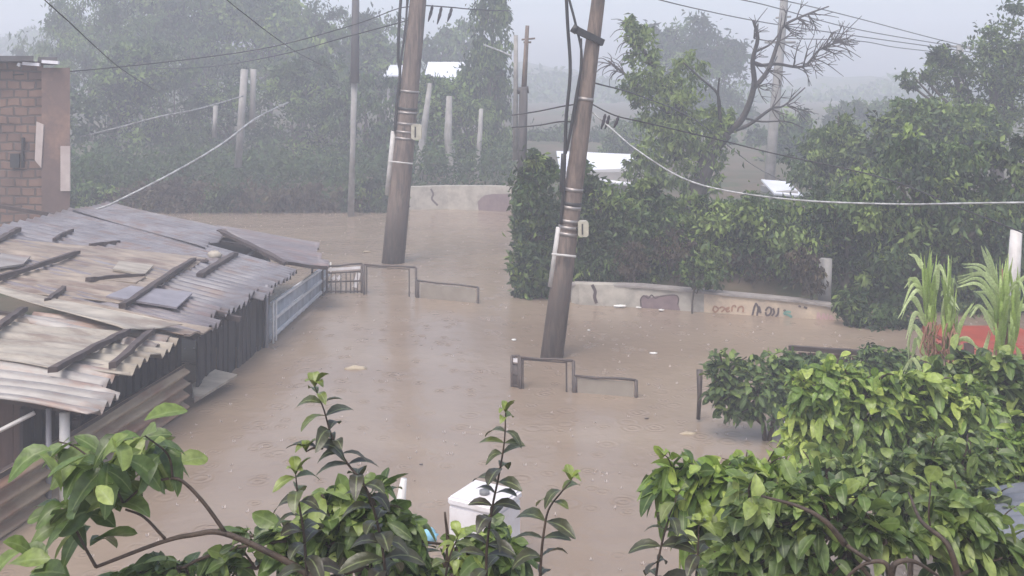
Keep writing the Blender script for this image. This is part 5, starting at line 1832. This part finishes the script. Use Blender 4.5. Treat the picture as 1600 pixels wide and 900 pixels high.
bush('garden_bush', 'shady thicket of mixed leaves under the lime green bush', 5.2,
     [(1400, 760, 70, 36), (1470, 770, 55, 40), (1330, 760, 50, 30), (1500, 720, 45, 30), (1440, 730, 40, 24), (1290, 745, 30, 20), (1540, 800, 40, 30)], 1800, 0.096, 'leaf_near', 0.35, 0.2,
     stems=[[(1420, 930), (1430, 830), (1470, 740)], [(1500, 860), (1512, 740), (1516, 690)], [(1450, 800), (1500, 745), (1560, 700)]], stem_r=0.016, droop=.6, group='bushes of the flooded garden')
bush('near_bush', 'broad near bush with large leaves at the lower right corner', 3.4,
     [(1240, 800, 60, 36), (1310, 800, 60, 40), (1270, 850, 70, 40), (1375, 820, 45, 30), (1460, 835, 50, 34), (1530, 860, 60, 40), (1590, 870, 40, 40), (1210, 860, 50, 40), (1180, 800, 30, 40), (1290, 892, 46, 24), (1500, 810, 40, 26), (1160, 890, 40, 26)], 1200, 0.09, 'leaf_near', 0.46, 0.2,
     stems=[[(1395, 940, -.3), (1392, 900, -.34), (1380, 878, -.34), (1345, 884, -.33), (1305, 920, -.3)], [(1392, 900, -.34), (1400, 880, -.35), (1430, 878, -.34), (1478, 908, -.3)], [(1385, 885), (1375, 860), (1350, 845)], [(1320, 850, -.3), (1290, 815, -.3), (1250, 792, -.28), (1190, 775, -.2)], [(1330, 870), (1290, 835), (1270, 815)], [(1500, 910, -.3), (1480, 850, -.3), (1440, 815, -.2), (1420, 770, 0)], [(1545, 880), (1560, 875), (1600, 900)]], stem_r=0.011, droop=.6, per=7, group='near bushes at the foot of the picture')
bush('near_bush', 'near bush of pale hanging leaves reaching out over the water', 3.7,
     [(1062, 752, 24, 22), (1095, 780, 34, 30), (1140, 785, 34, 34), (1185, 760, 38, 24), (1105, 745, 30, 14), (1160, 745, 30, 14), (1215, 755, 30, 20)], 480, 0.105, 'leaf_bright', 0.42, 0.18,
     stems=[[(1260, 800), (1180, 762), (1110, 752), (1062, 745)], [(1200, 770), (1150, 780), (1110, 790)]], stem_r=0.010, droop=1.2, per=7, group='near bushes at the foot of the picture')
bush('near_bush', 'near bush spreading along the bottom of the left view', 3.0,
     [(300, 885, 70, 20), (400, 872, 60, 34), (470, 850, 50, 36), (540, 830, 50, 40), (600, 850, 50, 44), (650, 875, 60, 40), (560, 885, 80, 30), (720, 890, 40, 26), (250, 900, 50, 14), (520, 790, 30, 26), (585, 790, 34, 30), (745, 850, 34, 36), (785, 880, 26, 30)], 560, 0.085, 'leaf_near', 0.45, 0.2, loose=0,
     stems=[[(520, 960), (510, 890), (480, 840)], [(600, 960), (600, 880), (590, 800)], [(690, 930), (700, 860), (695, 800)], [(600, 880), (620, 845), (690, 850)]], stem_r=0.010, droop=.8, per=7, group='near bushes at the foot of the picture')

# arching branch with drooping leaves, lower left
d = 2.9
root = thing('arching_branch', P(480, 900, d), 'arching brown branch with a tuft of drooping leaves by the rusty fence', 'branch')
sb = MB()
sb.tube(smooth_path([P(560, 960, d), P(480, 897, d), P(430, 868, d), P(350, 833, d), (P(300, 836, d)), P(250, 848, d), P(150, 886, d)], 6), [0.011, 0.005], 7)
sb.tube(smooth_path([P(352, 832, d), P(318, 785, d), P(285, 752, d), P(262, 748, d), P(225, 760, d), P(195, 785, d)], 5), [0.006, 0.003], 6)
sb.tube(smooth_path([P(258, 842, d), P(225, 808, d), P(196, 796, d)], 5), [0.0045, 0.003], 6)
sb.tube(smooth_path([P(195, 790, d), P(165, 740, d), P(120, 700, d), P(90, 690, d)], 5), [0.004, 0.002], 5)
sb.tube(smooth_path([P(270, 748, d), P(262, 710, d), P(225, 680, d)], 5), [0.004, 0.002], 5)
sb.tube(smooth_path([P(150, 886, d), P(130, 850, d), P(110, 810, d)], 5), [0.005, 0.003], 5)
sb.build('twig', M['twig'], root)
pos, dr, up, L, T0 = [], [], [], [], []
rs = random.Random(3)
for (cx, cy, n, rx, ry) in ((100, 700, 9, 40, 18), (150, 705, 12, 36, 26), (200, 690, 11, 34, 22), (245, 680, 11, 30, 24), (265, 712, 8, 22, 18), (135, 745, 10, 34, 20), (190, 740, 11, 34, 22), (150, 785, 12, 38, 20), (115, 805, 10, 30, 18), (130, 835, 6, 14, 20), (15, 865, 5, 24, 24), (80, 888, 4, 30, 8), (175, 770, 6, 24, 12)):
    for k in range(n):
        x, y = cx + rs.uniform(-rx, rx), cy + rs.uniform(-ry, ry)
        pos.append(P(x, y, d + rs.uniform(-.12, .18)))
        an = rs.uniform(0, 6.28)
        dr.append((math.cos(an), .8 * math.sin(an), rs.uniform(-.5, .35)))
        up.append((rs.uniform(-.7, .7), rs.uniform(-1.1, .2), 1))
        L.append(rs.uniform(.08, .145))
        T0.append(rs.choice((.25, .45, .5, .6, .7, .85)) + rs.uniform(-.12, .12))
V, FC, T = leaf_big(*[np.array(a, float) for a in (pos, dr, up, L)], np.array(L) * .26, RNG.uniform(.1, 1.1, len(L)), np.array(T0))
mesh_np('leaves', V, FC, T, M['leaf_near'], root, True)

SG = 'upright shoots with paired leaves'
for (lab, d, paths, leaf, gap, tint, lean) in (
    ('tall bronze green shoot leaning left in the middle of the left view', 2.7, [[(606, 960), (598, 860), (575, 770), (540, 720), (518, 680), (506, 640), (492, 605)], [(505, 700), (490, 700), (478, 706)], [(480, 900), (474, 830), (466, 780), (462, 742)]], 0.128, 0.034, .22, 0),
    ('bronze green shoot standing before the white box', 2.7, [[(762, 960), (760, 870), (768, 800), (780, 740), (788, 690), (790, 645)]], 0.11, 0.036, .22, 0),
    ('slim shoot with long arching leaves right of the white box', 2.7, [[(842, 960), (845, 880), (850, 830), (858, 795), (878, 768), (892, 752)]], 0.125, 0.045, .28, 0),
    ('bronze green shoot under the pale hanging leaves', 2.9, [[(1020, 960), (1028, 880), (1042, 820), (1058, 775)], [(1085, 940), (1090, 870), (1092, 820)]], 0.12, 0.040, .24, 0),
    ('short leafy shoot at the bottom between the white box and the leaning bronze shoot', 2.8, [[(690, 960), (700, 880), (715, 840)]], 0.11, 0.045, .5, 0),
):
    root = thing('leafy_shoot', P(paths[0][0][0], 960, d), lab, 'shoot', SG)
    for pth in paths:
        sprig(root, d, pth, leaf, gap, 'leaf_bronze', tint)
